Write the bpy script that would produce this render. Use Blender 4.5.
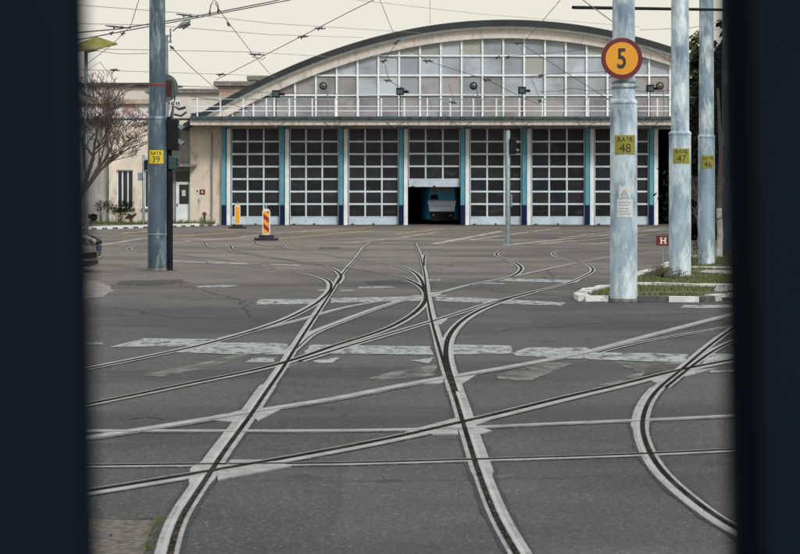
import bpy, bmesh, math, random
from mathutils import Vector, Matrix
from mathutils import noise as mnz
R = random.Random(7)
for o in list(bpy.data.objects): bpy.data.objects.remove(o)
SC = bpy.context.scene
COL = SC.collection
# ------------------------------------------------------------ camera
FP, H, HY = 1888.9, 1.55, 196.0        # focal length in px (800 wide), eye height, horizon row
cam = bpy.data.cameras.new('camera'); camo = bpy.data.objects.new('camera', cam); COL.objects.link(camo)
camo.location = (0, 0, H); camo.rotation_euler = (math.radians(90), 0, 0)
cam.lens = 85; cam.sensor_width = 36; cam.shift_y = -(277 - HY) / 800
cam.clip_start = .05; cam.clip_end = 6000
cam.dof.use_dof = True; cam.dof.focus_distance = 22; cam.dof.aperture_fstop = 8
SC.camera = camo
# ------------------------------------------------------------ world and sun (overcast)
SUN_EL, SUN_ROT = math.radians(36), math.radians(152)
w = bpy.data.worlds.new('World'); SC.world = w; w.use_nodes = True
nt = w.node_tree; bg = nt.nodes['Background']
sky = nt.nodes.new('ShaderNodeTexSky'); sky.sky_type = 'NISHITA'; sky.sun_disc = False
sky.sun_elevation = SUN_EL; sky.sun_rotation = SUN_ROT
mx = nt.nodes.new('ShaderNodeMix'); mx.data_type = 'RGBA'; mx.inputs[0].default_value = .95
nt.links.new(sky.outputs[0], mx.inputs[6])
tc = nt.nodes.new('ShaderNodeTexCoord'); nz = nt.nodes.new('ShaderNodeTexNoise'); nz.inputs['Scale'].default_value = 2.2; nz.inputs['Detail'].default_value = 3
cr = nt.nodes.new('ShaderNodeValToRGB')
cr.color_ramp.elements[0].position = .3; cr.color_ramp.elements[0].color = (.84, .81, .71, 1)
cr.color_ramp.elements[1].position = .7; cr.color_ramp.elements[1].color = (.885, .85, .75, 1)
vm = nt.nodes.new('ShaderNodeVectorMath'); vm.operation = 'SCALE'; vm.inputs[3].default_value = 10
nt.links.new(tc.outputs['Generated'], nz.inputs['Vector']); nt.links.new(nz.outputs[0], cr.inputs[0])
sz = nt.nodes.new('ShaderNodeSeparateXYZ'); nt.links.new(tc.outputs['Generated'], sz.inputs[0])
mz = nt.nodes.new('ShaderNodeMapRange'); mz.inputs[1].default_value = .12; mz.inputs[2].default_value = .7; nt.links.new(sz.outputs[2], mz.inputs[0])
mg = nt.nodes.new('ShaderNodeMix'); mg.data_type = 'RGBA'; nt.links.new(mz.outputs[0], mg.inputs[0]); nt.links.new(cr.outputs[0], mg.inputs[6]); mg.inputs[7].default_value = (1.02, 1.04, 1.07, 1)
nt.links.new(mg.outputs[2], vm.inputs[0]); nt.links.new(vm.outputs[0], mx.inputs[7])
nt.links.new(mx.outputs[2], bg.inputs[0]); bg.inputs[1].default_value = .1
sl = bpy.data.lights.new('sun', 'SUN'); sl.energy = 2.1; sl.angle = math.radians(14); sl.color = (1, .97, .92)
so = bpy.data.objects.new('sun', sl); COL.objects.link(so); so.location = (0, 0, 60)
sd = Vector((math.sin(SUN_ROT) * math.cos(SUN_EL), math.cos(SUN_ROT) * math.cos(SUN_EL), math.sin(SUN_EL)))
so.rotation_euler = sd.to_track_quat('Z', 'Y').to_euler()
SC.view_settings.view_transform = 'Standard'; SC.view_settings.look = 'None'
SC.view_settings.exposure = 0; SC.view_settings.gamma = 1; SC.view_settings.use_curve_mapping = False
SC.render.engine = 'CYCLES'

# ------------------------------------------------------------ helpers
def P(px, py, Y):                      # image pixel of the photograph at depth Y -> point
    return Vector(((px - 400) / FP * Y, Y, H - (py - HY) / FP * Y))
def G(px, py, z=0.0):                  # pixel -> point on the ground
    Y = FP * H / (py - HY); return Vector(((px - 400) / FP * Y, Y, z))
def GY(py): return FP * H / (py - HY)

def tag(o, label=None, cat=None, group=None, kind=None):
    if label: o['label'] = label
    if cat: o['category'] = cat
    if group: o['group'] = group
    if kind: o['kind'] = kind
    return o
def thing(name, label, cat, loc=(0, 0, 0), rz=0, group=None):
    o = bpy.data.objects.new(name, None); COL.objects.link(o)
    o.location = loc; o.rotation_euler = (0, 0, rz); o.empty_display_size = .3
    return tag(o, label, cat, group)
def copy_tree(o, parent=None):
    c = o.copy(); COL.objects.link(c)
    if parent: c.parent = parent
    for ch in list(o.children): copy_tree(ch, c)
    return c

class MB:
    def __init__(s): s.v = []; s.f = []; s.m = []; s.smooth = []
    def add(s, vs, fs, m=0, sm=False):
        b = len(s.v); s.v += [tuple(v) for v in vs]
        for f in fs: s.f.append([b + i for i in f]); s.m.append(m); s.smooth.append(sm)
    def box(s, x0, x1, y0, y1, z0, z1, m=0, bev=0.0):
        if bev <= 0:
            v = [(x, y, z) for z in (z0, z1) for y in (y0, y1) for x in (x0, x1)]
            s.add(v, [(0, 2, 3, 1), (4, 5, 7, 6), (0, 1, 5, 4), (2, 6, 7, 3), (0, 4, 6, 2), (1, 3, 7, 5)], m)
        else:
            bm = bmesh.new(); bmesh.ops.create_cube(bm, size=1)
            for q in bm.verts: q.co = Vector(((x0 + x1) / 2 + q.co.x * (x1 - x0), (y0 + y1) / 2 + q.co.y * (y1 - y0), (z0 + z1) / 2 + q.co.z * (z1 - z0)))
            bmesh.ops.bevel(bm, geom=bm.edges[:], offset=bev, segments=2, affect='EDGES', profile=.5)
            bm.verts.index_update(); s.add([q.co for q in bm.verts], [[l.index for l in f.verts] for f in bm.faces], m); bm.free()
    def tube(s, pts, r, n=8, m=0, cap=True, sm=True):
        pts = [Vector(p) for p in pts]; rs = r if isinstance(r, (list, tuple)) else [r] * len(pts)
        up = Vector((0, 0, 1)); vs = []
        for i, p in enumerate(pts):
            d = (pts[min(i + 1, len(pts) - 1)] - pts[max(i - 1, 0)]).normalized()
            a = d.cross(up)
            if a.length < .05: a = d.cross(Vector((0, 1, 0)))
            a.normalize(); b = a.cross(d)
            if i and a.dot(pa) < 0: a, b = -a, -b
            pa = a
            for k in range(n):
                t = 2 * math.pi * k / n; vs.append(p + (a * math.cos(t) + b * math.sin(t)) * rs[i])
        fs = [(i * n + k, i * n + (k + 1) % n, (i + 1) * n + (k + 1) % n, (i + 1) * n + k) for i in range(len(pts) - 1) for k in range(n)]
        s.add(vs, fs, m, sm)
        if cap: s.add(vs, [list(range(n))[::-1], [(len(pts) - 1) * n + k for k in range(n)]], m)
    def lathe(s, prof, c=(0, 0, 0), n=32, m=0, sm=True, axis='z', tilt=(0, 0)):
        vs = []
        for r, z in prof:
            for k in range(n):
                t = 2 * math.pi * k / n
                if axis == 'z': vs.append((c[0] + r * math.cos(t) + tilt[0] * z, c[1] + r * math.sin(t) + tilt[1] * z, c[2] + z))
                elif axis == 'y': vs.append((c[0] + r * math.cos(t), c[1] + z, c[2] + r * math.sin(t)))
                else: vs.append((c[0] + z, c[1] + r * math.cos(t), c[2] + r * math.sin(t)))
        L = len(prof)
        s.add(vs, [(i * n + k, i * n + (k + 1) % n, (i + 1) * n + (k + 1) % n, (i + 1) * n + k) for i in range(L - 1) for k in range(n)], m, sm)
        s.add(vs, [list(range(n))[::-1], [(L - 1) * n + k for k in range(n)]], m)
    def prism(s, poly, y0, y1, m=0):     # poly in x,z ; extruded in y
        n = len(poly); vs = [(x, y0, z) for x, z in poly] + [(x, y1, z) for x, z in poly]
        s.add(vs, [list(range(n)), list(range(n, 2 * n))[::-1]] + [(i, i + n, (i + 1) % n + n, (i + 1) % n) for i in range(n)], m)
    def slab(s, poly, z0, z1, m=0):      # poly in x,y
        n = len(poly); vs = [(p[0], p[1], z0) for p in poly] + [(p[0], p[1], z1) for p in poly]
        s.add(vs, [list(range(n))[::-1], list(range(n, 2 * n))] + [(i, (i + 1) % n, (i + 1) % n + n, i + n) for i in range(n)], m)
    def build(s, name, mats, parent=None, fix=True):
        me = bpy.data.meshes.new(name); me.from_pydata(s.v, [], s.f)
        for mm in (mats if isinstance(mats, (list, tuple)) else [mats]): me.materials.append(mm)
        me.polygons.foreach_set('material_index', s.m); me.polygons.foreach_set('use_smooth', s.smooth); me.update()
        if fix:
            bm = bmesh.new(); bm.from_mesh(me); bmesh.ops.recalc_face_normals(bm, faces=bm.faces[:]); bm.to_mesh(me); bm.free()
        o = bpy.data.objects.new(name, me); COL.objects.link(o)
        if parent: o.parent = parent
        return o

# ------------------------------------------------------------ materials
def mat(name, col, rough=.6, metal=0, var=None, scale=4, detail=6, stretch=(1, 1, 1), lo=.35, hi=.65, bump=0, bscale=40, dirt=None, dscale=1.5, dlo=.5, dhi=.75, spec=.5, dstretch=(1, 1, 1), coord='Object'):
    m = bpy.data.materials.new(name); m.use_nodes = True; n = m.node_tree; L = n.links
    b = n.nodes['Principled BSDF']; b.inputs['Roughness'].default_value = rough; b.inputs['Metallic'].default_value = metal
    b.inputs['Specular IOR Level'].default_value = spec
    b.inputs['Base Color'].default_value = (*col, 1)
    tcn = n.nodes.new('ShaderNodeTexCoord')
    def noise(sc, st, det=6, ro=.6):
        mp = n.nodes.new('ShaderNodeMapping'); mp.inputs['Scale'].default_value = st; L.new(tcn.outputs[coord], mp.inputs[0])
        q = n.nodes.new('ShaderNodeTexNoise'); q.inputs['Scale'].default_value = sc; q.inputs['Detail'].default_value = det; q.inputs['Roughness'].default_value = ro
        L.new(mp.outputs[0], q.inputs['Vector']); return q
    def ramp(src, a, c):
        q = n.nodes.new('ShaderNodeMapRange'); q.inputs[1].default_value = a; q.inputs[2].default_value = c; L.new(src, q.inputs[0]); return q
    cur = None
    def mixc(prev, prevcol, col2, fac):
        x = n.nodes.new('ShaderNodeMix'); x.data_type = 'RGBA'; L.new(fac, x.inputs[0])
        if prev is None: x.inputs[6].default_value = (*prevcol, 1)
        else: L.new(prev, x.inputs[6])
        x.inputs[7].default_value = (*col2, 1); return x.outputs[2]
    if var: cur = mixc(cur, col, var, ramp(noise(scale, stretch, detail).outputs[0], lo, hi).outputs[0])
    if dirt: cur = mixc(cur, col, dirt, ramp(noise(dscale, dstretch, 8, .7).outputs[0], dlo, dhi).outputs[0])
    if cur: L.new(cur, b.inputs['Base Color'])
    if bump:
        bn = n.nodes.new('ShaderNodeBump'); bn.inputs['Strength'].default_value = bump; bn.inputs['Distance'].default_value = .02
        L.new(noise(bscale, (1, 1, 1), 4).outputs[0], bn.inputs['Height']); L.new(bn.outputs[0], b.inputs['Normal'])
    return m

def asphalt():
    m = bpy.data.materials.new('asphalt'); m.use_nodes = True; n = m.node_tree; L = n.links; b = n.nodes['Principled BSDF']
    b.inputs['Roughness'].default_value = .82; b.inputs['Specular IOR Level'].default_value = .35
    t = n.nodes.new('ShaderNodeTexCoord'); O = t.outputs['Object']
    def nz(sc, det=6, ro=.6, st=None):
        q = n.nodes.new('ShaderNodeTexNoise'); q.inputs['Scale'].default_value = sc; q.inputs['Detail'].default_value = det; q.inputs['Roughness'].default_value = ro
        if st:
            mp = n.nodes.new('ShaderNodeMapping'); mp.inputs['Scale'].default_value = st; L.new(O, mp.inputs[0]); L.new(mp.outputs[0], q.inputs['Vector'])
        else: L.new(O, q.inputs['Vector'])
        return q.outputs[0]
    def mr(src, a, c, d=0, e=1):
        q = n.nodes.new('ShaderNodeMapRange'); q.inputs[1].default_value = a; q.inputs[2].default_value = c; q.inputs[3].default_value = d; q.inputs[4].default_value = e; L.new(src, q.inputs[0]); return q.outputs[0]
    def mix(a, c, f, mode='MIX'):
        x = n.nodes.new('ShaderNodeMix'); x.data_type = 'RGBA'; x.blend_type = mode
        for s, i in ((a, 6), (c, 7)):
            if isinstance(s, tuple): x.inputs[i].default_value = (*s, 1)
            else: L.new(s, x.inputs[i])
        if isinstance(f, float): x.inputs[0].default_value = f
        else: L.new(f, x.inputs[0])
        return x.outputs[2]
    def math_(op, a, c):
        q = n.nodes.new('ShaderNodeMath'); q.operation = op
        for s, i in ((a, 0), (c, 1)):
            if isinstance(s, float): q.inputs[i].default_value = s
            else: L.new(s, q.inputs[i])
        return q.outputs[0]
    c = mix((.044, .0435, .0445), (.078, .0755, .0735), mr(nz(.35, 8, .65), .35, .65))
    c = mix(c, (.052, .053, .058), mr(nz(.9, 6, .7, (1, .35, 1)), .58, .75, 0, .75))
    # older warm surfacing further up the yard
    sx = n.nodes.new('ShaderNodeSeparateXYZ'); L.new(O, sx.inputs[0])
    far = mr(math_('ADD', sx.outputs[1], math_('MULTIPLY', nz(.25, 4), 9.0)), 30, 50)
    warm = mix((.128, .110, .092), (.205, .176, .146), mr(nz(.5, 8, .7), .35, .68))
    warm = mix(warm, (.095, .088, .078), mr(nz(.8, 6, .7, (.35, 1, 1)), .56, .72, 0, .7))
    c = mix(c, warm, far)
    # tar patches with straight edges
    vo = n.nodes.new('ShaderNodeTexVoronoi'); vo.distance = 'CHEBYCHEV'; vo.inputs['Scale'].default_value = .22; L.new(O, vo.inputs['Vector'])
    vs = n.nodes.new('ShaderNodeSeparateColor'); L.new(vo.outputs['Color'], vs.inputs[0])
    c = mix(c, mix(c, (.6, .6, .62), 1.0, 'MULTIPLY'), mr(vs.outputs[0], .78, .785, 0, .45))
    c = mix(c, mix(c, (1.25, 1.23, 1.2), 1.0, 'MULTIPLY'), mr(vs.outputs[1], .8, .805, 0, .5))
    # aggregate speckle
    v2 = n.nodes.new('ShaderNodeTexVoronoi'); v2.inputs['Scale'].default_value = 85; L.new(O, v2.inputs['Vector'])
    s2 = n.nodes.new('ShaderNodeSeparateColor'); L.new(v2.outputs['Color'], s2.inputs[0])
    c = mix(c, (.19, .186, .175), mr(s2.outputs[0], .88, .99, 0, .65))
    c = mix(c, (.03, .03, .032), mr(s2.outputs[1], .85, .97, 0, .65))
    c = mix(c, mix(c, (1.45, 1.45, 1.45), 1.0, 'MULTIPLY'), mr(nz(85, 3, .8), .5, .72))
    c = mix(c, mix(c, (.55, .55, .56), 1.0, 'MULTIPLY'), mr(nz(110, 3, .8), .5, .7))
    c = mix(c, mix(c, (1.3, 1.3, 1.3), 1.0, 'MULTIPLY'), mr(nz(22, 4, .8), .5, .64))
    c = mix(c, mix(c, (.7, .7, .7), 1.0, 'MULTIPLY'), mr(nz(26, 4, .8), .5, .64))
    c = mix(c, (.02, .019, .02), mr(nz(1.3, 6, .66), .62, .7, 0, .6))
    c = mix(c, mix(c, (.68, .69, .72), 1.0, 'MULTIPLY'), mr(nz(.22, 3, .5, (.5, 1.3, 1)), .49, .54))
    c = mix(c, (.17, .19, .21), mr(nz(2.6, 4, .55, (.5, 1.6, 1)), .68, .74, 0, .5))  # bluish sheen blobs painted into the surface colour
    # cracks
    dn = n.nodes.new('ShaderNodeTexNoise'); dn.inputs['Scale'].default_value = 1.3; dn.inputs['Detail'].default_value = 5; L.new(O, dn.inputs['Vector'])
    va = n.nodes.new('ShaderNodeVectorMath'); va.operation = 'MULTIPLY_ADD'; va.inputs[1].default_value = (1.6, 1.6, 1.6); L.new(dn.outputs[1], va.inputs[0]); L.new(O, va.inputs[2])
    v3 = n.nodes.new('ShaderNodeTexVoronoi'); v3.feature = 'DISTANCE_TO_EDGE'; v3.inputs['Scale'].default_value = .16; L.new(va.outputs[0], v3.inputs['Vector'])
    cm = math_('MULTIPLY', mr(v3.outputs[0], .0015, .0055, 1, 0), mr(nz(.12, 3), .40, .5))
    c = mix(c, (.025, .024, .024), math_('MULTIPLY', cm, .8))
    # long light scuffs
    c = mix(c, (.23, .22, .21), mr(nz(1.1, 7, .75, (.16, 1.2, 1)), .62, .8, 0, .5))
    L.new(c, b.inputs['Base Color'])
    bp = n.nodes.new('ShaderNodeBump'); bp.inputs['Strength'].default_value = .5; bp.inputs['Distance'].default_value = .012
    L.new(nz(45, 5, .7), bp.inputs['Height']); L.new(bp.outputs[0], b.inputs['Normal'])
    return m

def worn_paint(name, col, lo, hi, scale=7, st=(1, 1, 1)):
    m = bpy.data.materials.new(name); m.use_nodes = True; n = m.node_tree; L = n.links; b = n.nodes['Principled BSDF']
    b.inputs['Roughness'].default_value = .75
    t = n.nodes.new('ShaderNodeTexCoord'); mp = n.nodes.new('ShaderNodeMapping'); mp.inputs['Scale'].default_value = st; L.new(t.outputs['Object'], mp.inputs[0])
    q = n.nodes.new('ShaderNodeTexNoise'); q.inputs['Scale'].default_value = scale; q.inputs['Detail'].default_value = 9; q.inputs['Roughness'].default_value = .72; L.new(mp.outputs[0], q.inputs['Vector'])
    r = n.nodes.new('ShaderNodeMapRange'); r.inputs[1].default_value = lo; r.inputs[2].default_value = hi; L.new(q.outputs[0], r.inputs[0]); L.new(r.outputs[0], b.inputs['Alpha'])
    q2 = n.nodes.new('ShaderNodeTexNoise'); q2.inputs['Scale'].default_value = 2; q2.inputs['Detail'].default_value = 6; L.new(t.outputs['Object'], q2.inputs['Vector'])
    x = n.nodes.new('ShaderNodeMix'); x.data_type = 'RGBA'; L.new(q2.outputs[0], x.inputs[0]); x.inputs[6].default_value = (*col, 1); x.inputs[7].default_value = (*[k * .65 for k in col], 1)
    L.new(x.outputs[2], b.inputs['Base Color']); return m

def pane_mat(name, cols, rough=.18, spec=.5, streak=None):
    m = bpy.data.materials.new(name); m.use_nodes = True; n = m.node_tree; L = n.links; b = n.nodes['Principled BSDF']
    b.inputs['Roughness'].default_value = rough; b.inputs['Specular IOR Level'].default_value = spec
    g = n.nodes.new('ShaderNodeNewGeometry'); r = n.nodes.new('ShaderNodeValToRGB'); r.color_ramp.interpolation = 'CONSTANT'
    while len(r.color_ramp.elements) < len(cols): r.color_ramp.elements.new(.5)
    for i, c in enumerate(cols): r.color_ramp.elements[i].position = i / len(cols); r.color_ramp.elements[i].color = (*c, 1)
    L.new(g.outputs['Random Per Island'], r.inputs[0]); out = r.outputs[0]
    t = n.nodes.new('ShaderNodeTexCoord')
    for sc, lo, hi, col, st in (streak or []):
        mp = n.nodes.new('ShaderNodeMapping'); mp.inputs['Scale'].default_value = st; L.new(t.outputs['Object'], mp.inputs[0])
        q = n.nodes.new('ShaderNodeTexNoise'); q.inputs['Scale'].default_value = sc; q.inputs['Detail'].default_value = 6; q.inputs['Roughness'].default_value = .6; L.new(mp.outputs[0], q.inputs['Vector'])
        mr = n.nodes.new('ShaderNodeMapRange'); mr.inputs[1].default_value = lo; mr.inputs[2].default_value = hi; mr.inputs[4].default_value = .75; L.new(q.outputs[0], mr.inputs[0])
        x = n.nodes.new('ShaderNodeMix'); x.data_type = 'RGBA'; L.new(mr.outputs[0], x.inputs[0]); L.new(out, x.inputs[6]); x.inputs[7].default_value = (*col, 1); out = x.outputs[2]
    L.new(out, b.inputs['Base Color']); return m

M = {}
M['asphalt'] = asphalt()
M['earth'] = mat('earth', (.12, .1, .075), .95, var=(.07, .075, .04), scale=.3)
M['steel'] = mat('rail_steel', (.33, .345, .345), .4, .35, var=(.19, .19, .185), scale=5, detail=10, lo=.42, hi=.66, dirt=(.085, .065, .048), dscale=9, dlo=.56, dhi=.68, bump=.4, bscale=60)
M['steel_dull'] = mat('rail_steel_dull', (.34, .33, .31), .55, .3, var=(.23, .22, .195), scale=4, dirt=(.15, .13, .1), dscale=10, dlo=.52, dhi=.75)
M['groove'] = mat('groove_dirt', (.012, .0105, .0095), .95, var=(.05, .037, .027), scale=4, spec=.05, bump=.6, bscale=60, lo=.48, hi=.7)
M['polish'] = mat('polished_steel', (.44, .465, .475), .3, .5, var=(.31, .33, .33), scale=2.5, dirt=(.18, .16, .13), dscale=6, dlo=.56, dhi=.76)
M['edge'] = worn_paint('dark_joint', (.016, .015, .015), .3, .5, 20)
M['rust'] = mat('rust_edge', (.12, .075, .045), .9, var=(.05, .038, .03), scale=20)
M['tar'] = worn_paint('tar_joint', (.03, .029, .03), .44, .6, 14)
M['paint'] = worn_paint('white_road_paint', (.34, .36, .37), .36, .52, 7, (1, .45, 1))
M['paint_faded'] = worn_paint('faded_road_paint', (.24, .235, .215), .40, .66, 3.2, (1, .6, 1))
M['yellow_line'] = worn_paint('yellow_road_paint', (.62, .47, .12), .38, .52, 2)
M['pale_line'] = worn_paint('pale_line', (.6, .54, .43), .36, .56, 1.5)  # also paints in the glint of far rails
M['concrete'] = mat('concrete', (.23, .22, .205), .9, var=(.15, .14, .125), scale=2.5, dirt=(.08, .07, .055), dscale=5, bump=.4)
M['concrete_patch'] = mat('old_concrete_patch', (.17, .155, .13), .92, var=(.06, .055, .048), scale=22, detail=10, lo=.42, hi=.62, dirt=(.23, .14, .065), dscale=12, dlo=.56, dhi=.66, bump=.9, bscale=90)
M['concrete_pale'] = mat('pale_concrete', (.5, .52, .53), .9, var=(.33, .34, .34), scale=4, dirt=(.1, .1, .08), dscale=5, dlo=.5, dhi=.62)
M['kerb_white'] = mat('kerb_white', (.72, .74, .74), .85, var=(.5, .51, .5), scale=3, dirt=(.13, .125, .105), dscale=4, dlo=.52, dhi=.66)
M['kerb_dark'] = mat('kerb_dark', (.11, .11, .1), .9, var=(.06, .06, .055), scale=6)
M['plaster'] = mat('cream_plaster', (.74, .66, .56), .92, var=(.6, .53, .44), scale=.9, dirt=(.14, .11, .085), dscale=1.1, dlo=.56, dhi=.76, dstretch=(2.0, 2.0, .6), bump=.15)
M['plaster_grey'] = mat('grey_plaster', (.42, .41, .39), .92, var=(.30, .295, .28), scale=.8, dirt=(.13, .12, .1), dscale=1, dstretch=(2, 2, .4), dlo=.52, dhi=.78)
M['pale_plaster'] = mat('pale_plaster', (.66, .635, .59), .92, var=(.54, .52, .48), scale=.6, dirt=(.3, .28, .25), dscale=.8, dlo=.55, dhi=.75)
M['pink_plaster'] = mat('pink_plaster', (.5, .36, .35), .92, var=(.74, .70, .72), scale=1.1, lo=.46, hi=.54, dirt=(.2, .14, .12), dscale=1.7, dlo=.55, dhi=.65)
M['brick'] = mat('brown_brick', (.33, .22, .15), .95, var=(.45, .4, .34), scale=2)
M['roof_dark'] = mat('tar_roof', (.014, .019, .022), .75, var=(.025, .03, .033), scale=.7, dirt=(.05, .05, .045), dscale=2, dlo=.6, dhi=.8)
M['arch'] = mat('arch_plaster', (.68, .64, .585), .88, var=(.56, .52, .47), scale=1.5, dirt=(.2, .165, .14), dscale=1.8, dlo=.54, dhi=.76, dstretch=(2.5, 1, .6), bump=.1)
M['white_metal'] = mat('white_frame', (.86, .91, .93), .5, var=(.68, .74, .77), scale=3, dirt=(.42, .42, .40), dscale=5, dlo=.6, dhi=.85)
M['door_frame'] = mat('pale_blue_frame', (.66, .76, .82), .45, var=(.52, .62, .68), scale=2, dirt=(.25, .27, .28), dscale=3, dlo=.6, dhi=.85)
M['kick'] = mat('ribbed_panel', (.58, .68, .75), .45, var=(.45, .54, .61), scale=1.5, dirt=(.3, .3, .29), dscale=3, dlo=.55, dhi=.8)
M['teal'] = mat('teal_paint', (.055, .26, .345), .65, var=(.10, .32, .39), scale=2, dirt=(.2, .2, .17), dscale=3, dlo=.56, dhi=.7)
M['navy'] = mat('navy_paint', (.002, .012, .065), .7, var=(.004, .016, .05), scale=3, dirt=(.04, .035, .03), dscale=5, dlo=.6, dhi=.75, spec=.15)
M['gutter'] = mat('teal_gutter', (.012, .045, .06), .6, var=(.04, .09, .11), scale=2, dirt=(.008, .014, .017), dscale=3, dlo=.5, dhi=.65)
M['rail_teal'] = mat('faded_teal_rail', (.13, .25, .28), .6, var=(.25, .33, .33), scale=3)
M['arch_glass'] = pane_mat('arched_glazing', [(.33, .375, .42), (.42, .47, .52), (.36, .4, .43), (.28, .31, .345), (.47, .52, .57), (.38, .43, .475)], .25, .5, [(.5, .45, .68, (.2, .2, .215), (1, 1, 1))])  # bluish upper panes, reflections painted into the colour
M['arch_glass_low'] = pane_mat('brownish_glazing', [(.26, .26, .28), (.31, .315, .335), (.23, .23, .245), (.32, .31, .315)], .25, .5, [(.9, .48, .66, (.31, .255, .245), (1, 1, 1)), (.7, .5, .7, (.13, .13, .14), (1, 1, 1))])  # browner lower panes, reflections painted into the colour
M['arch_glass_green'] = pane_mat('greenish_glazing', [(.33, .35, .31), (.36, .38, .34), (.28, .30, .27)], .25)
M['door_glass'] = pane_mat('door_glazing', [(.012, .012, .014), (.019, .020, .024), (.008, .009, .011), (.023, .023, .026), (.013, .017, .023)], .28, .3, [(1.3, .52, .78, (.06, .056, .062), (1, 1, 2.5))])  # the bluish pane tone paints in a faint reflection
M['dark_glass'] = mat('dark_glass', (.02, .022, .025), .15)
M['interior'] = mat('dim_interior', (.05, .05, .05), .95, spec=.1)
M['pole'] = mat('silver_painted_pole', (.33, .44, .51), .5, .15, var=(.15, .225, .29), scale=2.4, stretch=(1.5, 1.5, .5), lo=.42, hi=.62, detail=10, dirt=(.64, .74, .78), dscale=2.0, dlo=.44, dhi=.60, dstretch=(1.3, 1.3, .5), bump=.12)
M['pole_mid'] = mat('weathered_silver_pole', (.27, .37, .44), .5, .15, var=(.15, .22, .28), scale=2.2, stretch=(1.3, 1.3, .45), lo=.4, hi=.6, detail=9, dirt=(.62, .7, .72), dscale=1.8, dlo=.5, dhi=.62, dstretch=(1.2, 1.2, .4), bump=.12)
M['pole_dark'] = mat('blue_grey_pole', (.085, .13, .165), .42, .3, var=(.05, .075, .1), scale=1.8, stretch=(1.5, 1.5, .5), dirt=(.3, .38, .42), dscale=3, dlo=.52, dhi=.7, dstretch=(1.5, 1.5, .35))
M['grime'] = mat('pole_foot_grime', (.1, .095, .085), .9, var=(.2, .2, .19), scale=9)
M['galv'] = mat('galvanised', (.25, .3, .32), .5, .4, var=(.17, .21, .23), scale=5)
M['black'] = mat('black_paint', (.006, .008, .010), .7, var=(.012, .014, .016), scale=6, spec=.12)
M['gate'] = mat('dark_blue_gate_paint', (.0042, .0095, .0155), .85, var=(.005, .011, .0175), scale=5, dirt=(.008, .009, .011), dscale=3, spec=.05)
M['sign_yellow'] = mat('number_plate_yellow', (.66, .5, .015), .6, var=(.55, .42, .02), scale=6, dirt=(.3, .24, .05), dscale=9, dlo=.6, dhi=.8)
M['sign_olive'] = mat('faded_plate_yellow', (.27, .26, .02), .65, var=(.2, .195, .022), scale=7, dirt=(.08, .08, .025), dscale=12, dlo=.55, dhi=.72)
M['lettering'] = mat('black_lettering', (.015, .015, .018), .6)
M['orange'] = mat('sign_amber', (.70, .30, .010), .5, var=(.64, .27, .010), scale=4)
M['maroon'] = mat('sign_maroon', (.13, .005, .012), .5, var=(.1, .004, .01), scale=5)
M['sign_back'] = mat('sign_back_grey', (.13, .15, .16), .5, .3, var=(.09, .105, .115), scale=4)
M['white'] = mat('white_plastic', (.74, .74, .72), .5, var=(.62, .62, .6), scale=5)
M['red'] = mat('red_stripe', (.28, .012, .018), .5)
M['redband'] = mat('red_tape', (.22, .03, .018), .7)
M['amber'] = mat('amber_panel', (.78, .34, .012), .5)
M['rubber'] = mat('rubber', (.018, .018, .019), .85, var=(.03, .03, .03), scale=8)
M['grass'] = mat('grass_blade', (.06, .10, .018), .8, var=(.13, .125, .04), scale=1.3, detail=6)
M['soil'] = mat('grassy_soil', (.05, .08, .025), .95, var=(.11, .09, .055), scale=2.5, dirt=(.045, .1, .02), dscale=4)
M['bark'] = mat('bark', (.08, .06, .05), .95, var=(.13, .1, .085), scale=9)
M['twig'] = mat('reddish_twig', (.085, .065, .055), .9)
M['leaf'] = mat('dark_leaf', (.008, .014, .010), .7, var=(.015, .025, .012), scale=.9, spec=.1)
M['leaf_mid'] = mat('olive_leaf', (.05, .07, .025), .6, var=(.085, .105, .04), scale=.9)
M['whitewash'] = mat('lime_wash', (.6, .6, .57), .95, var=(.35, .33, .3), scale=6)
M['wire'] = mat('wire_cable', (.05, .035, .035), .6)
M['wire_thin'] = mat('thin_wire', (.3, .22, .22), .7)
M['insulator'] = mat('insulator', (.03, .03, .032), .5)
M['olive_panel'] = mat('yellow_green_sheet', (.2, .19, .012), .6, var=(.13, .125, .012), scale=3, dirt=(.07, .07, .02), dscale=4)
M['paper'] = mat('weathered_paper', (.6, .63, .63), .85, var=(.45, .49, .5), scale=30, detail=3)
M['print'] = mat('faded_print', (.3, .34, .35), .8)
M['pebble'] = mat('pebble', (.22, .2, .17), .9, var=(.08, .07, .06), scale=30)
M['paint_red'] = mat('hydrant_red', (.18, .02, .02), .6)
M['car_paint'] = mat('bronze_car_paint', (.27, .24, .215), .28, .35, var=(.28, .245, .22), scale=2)
M['headlamp'] = mat('headlamp', (.35, .37, .4), .2, .5, var=(.05, .055, .06), scale=9, lo=.45, hi=.55)
M['chrome'] = mat('chrome', (.55, .55, .55), .2, 1)
M['lamp_glass'] = mat('lamp_glass', (.05, .075, .085), .12)
M['lamp_amber'] = mat('amber_lens', (.10, .085, .05), .3)
M['tram_blue'] = mat('tram_blue', (.015, .25, .5), .45, var=(.02, .3, .55), scale=2)
M['tram_white'] = mat('tram_white', (.7, .78, .88), .5, var=(.6, .68, .78), scale=3)
M['blue_sign'] = mat('blue_sign', (.01, .04, .1), .6)
M['gold'] = mat('white_fog', (.8, .8, .8), .4)

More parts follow.
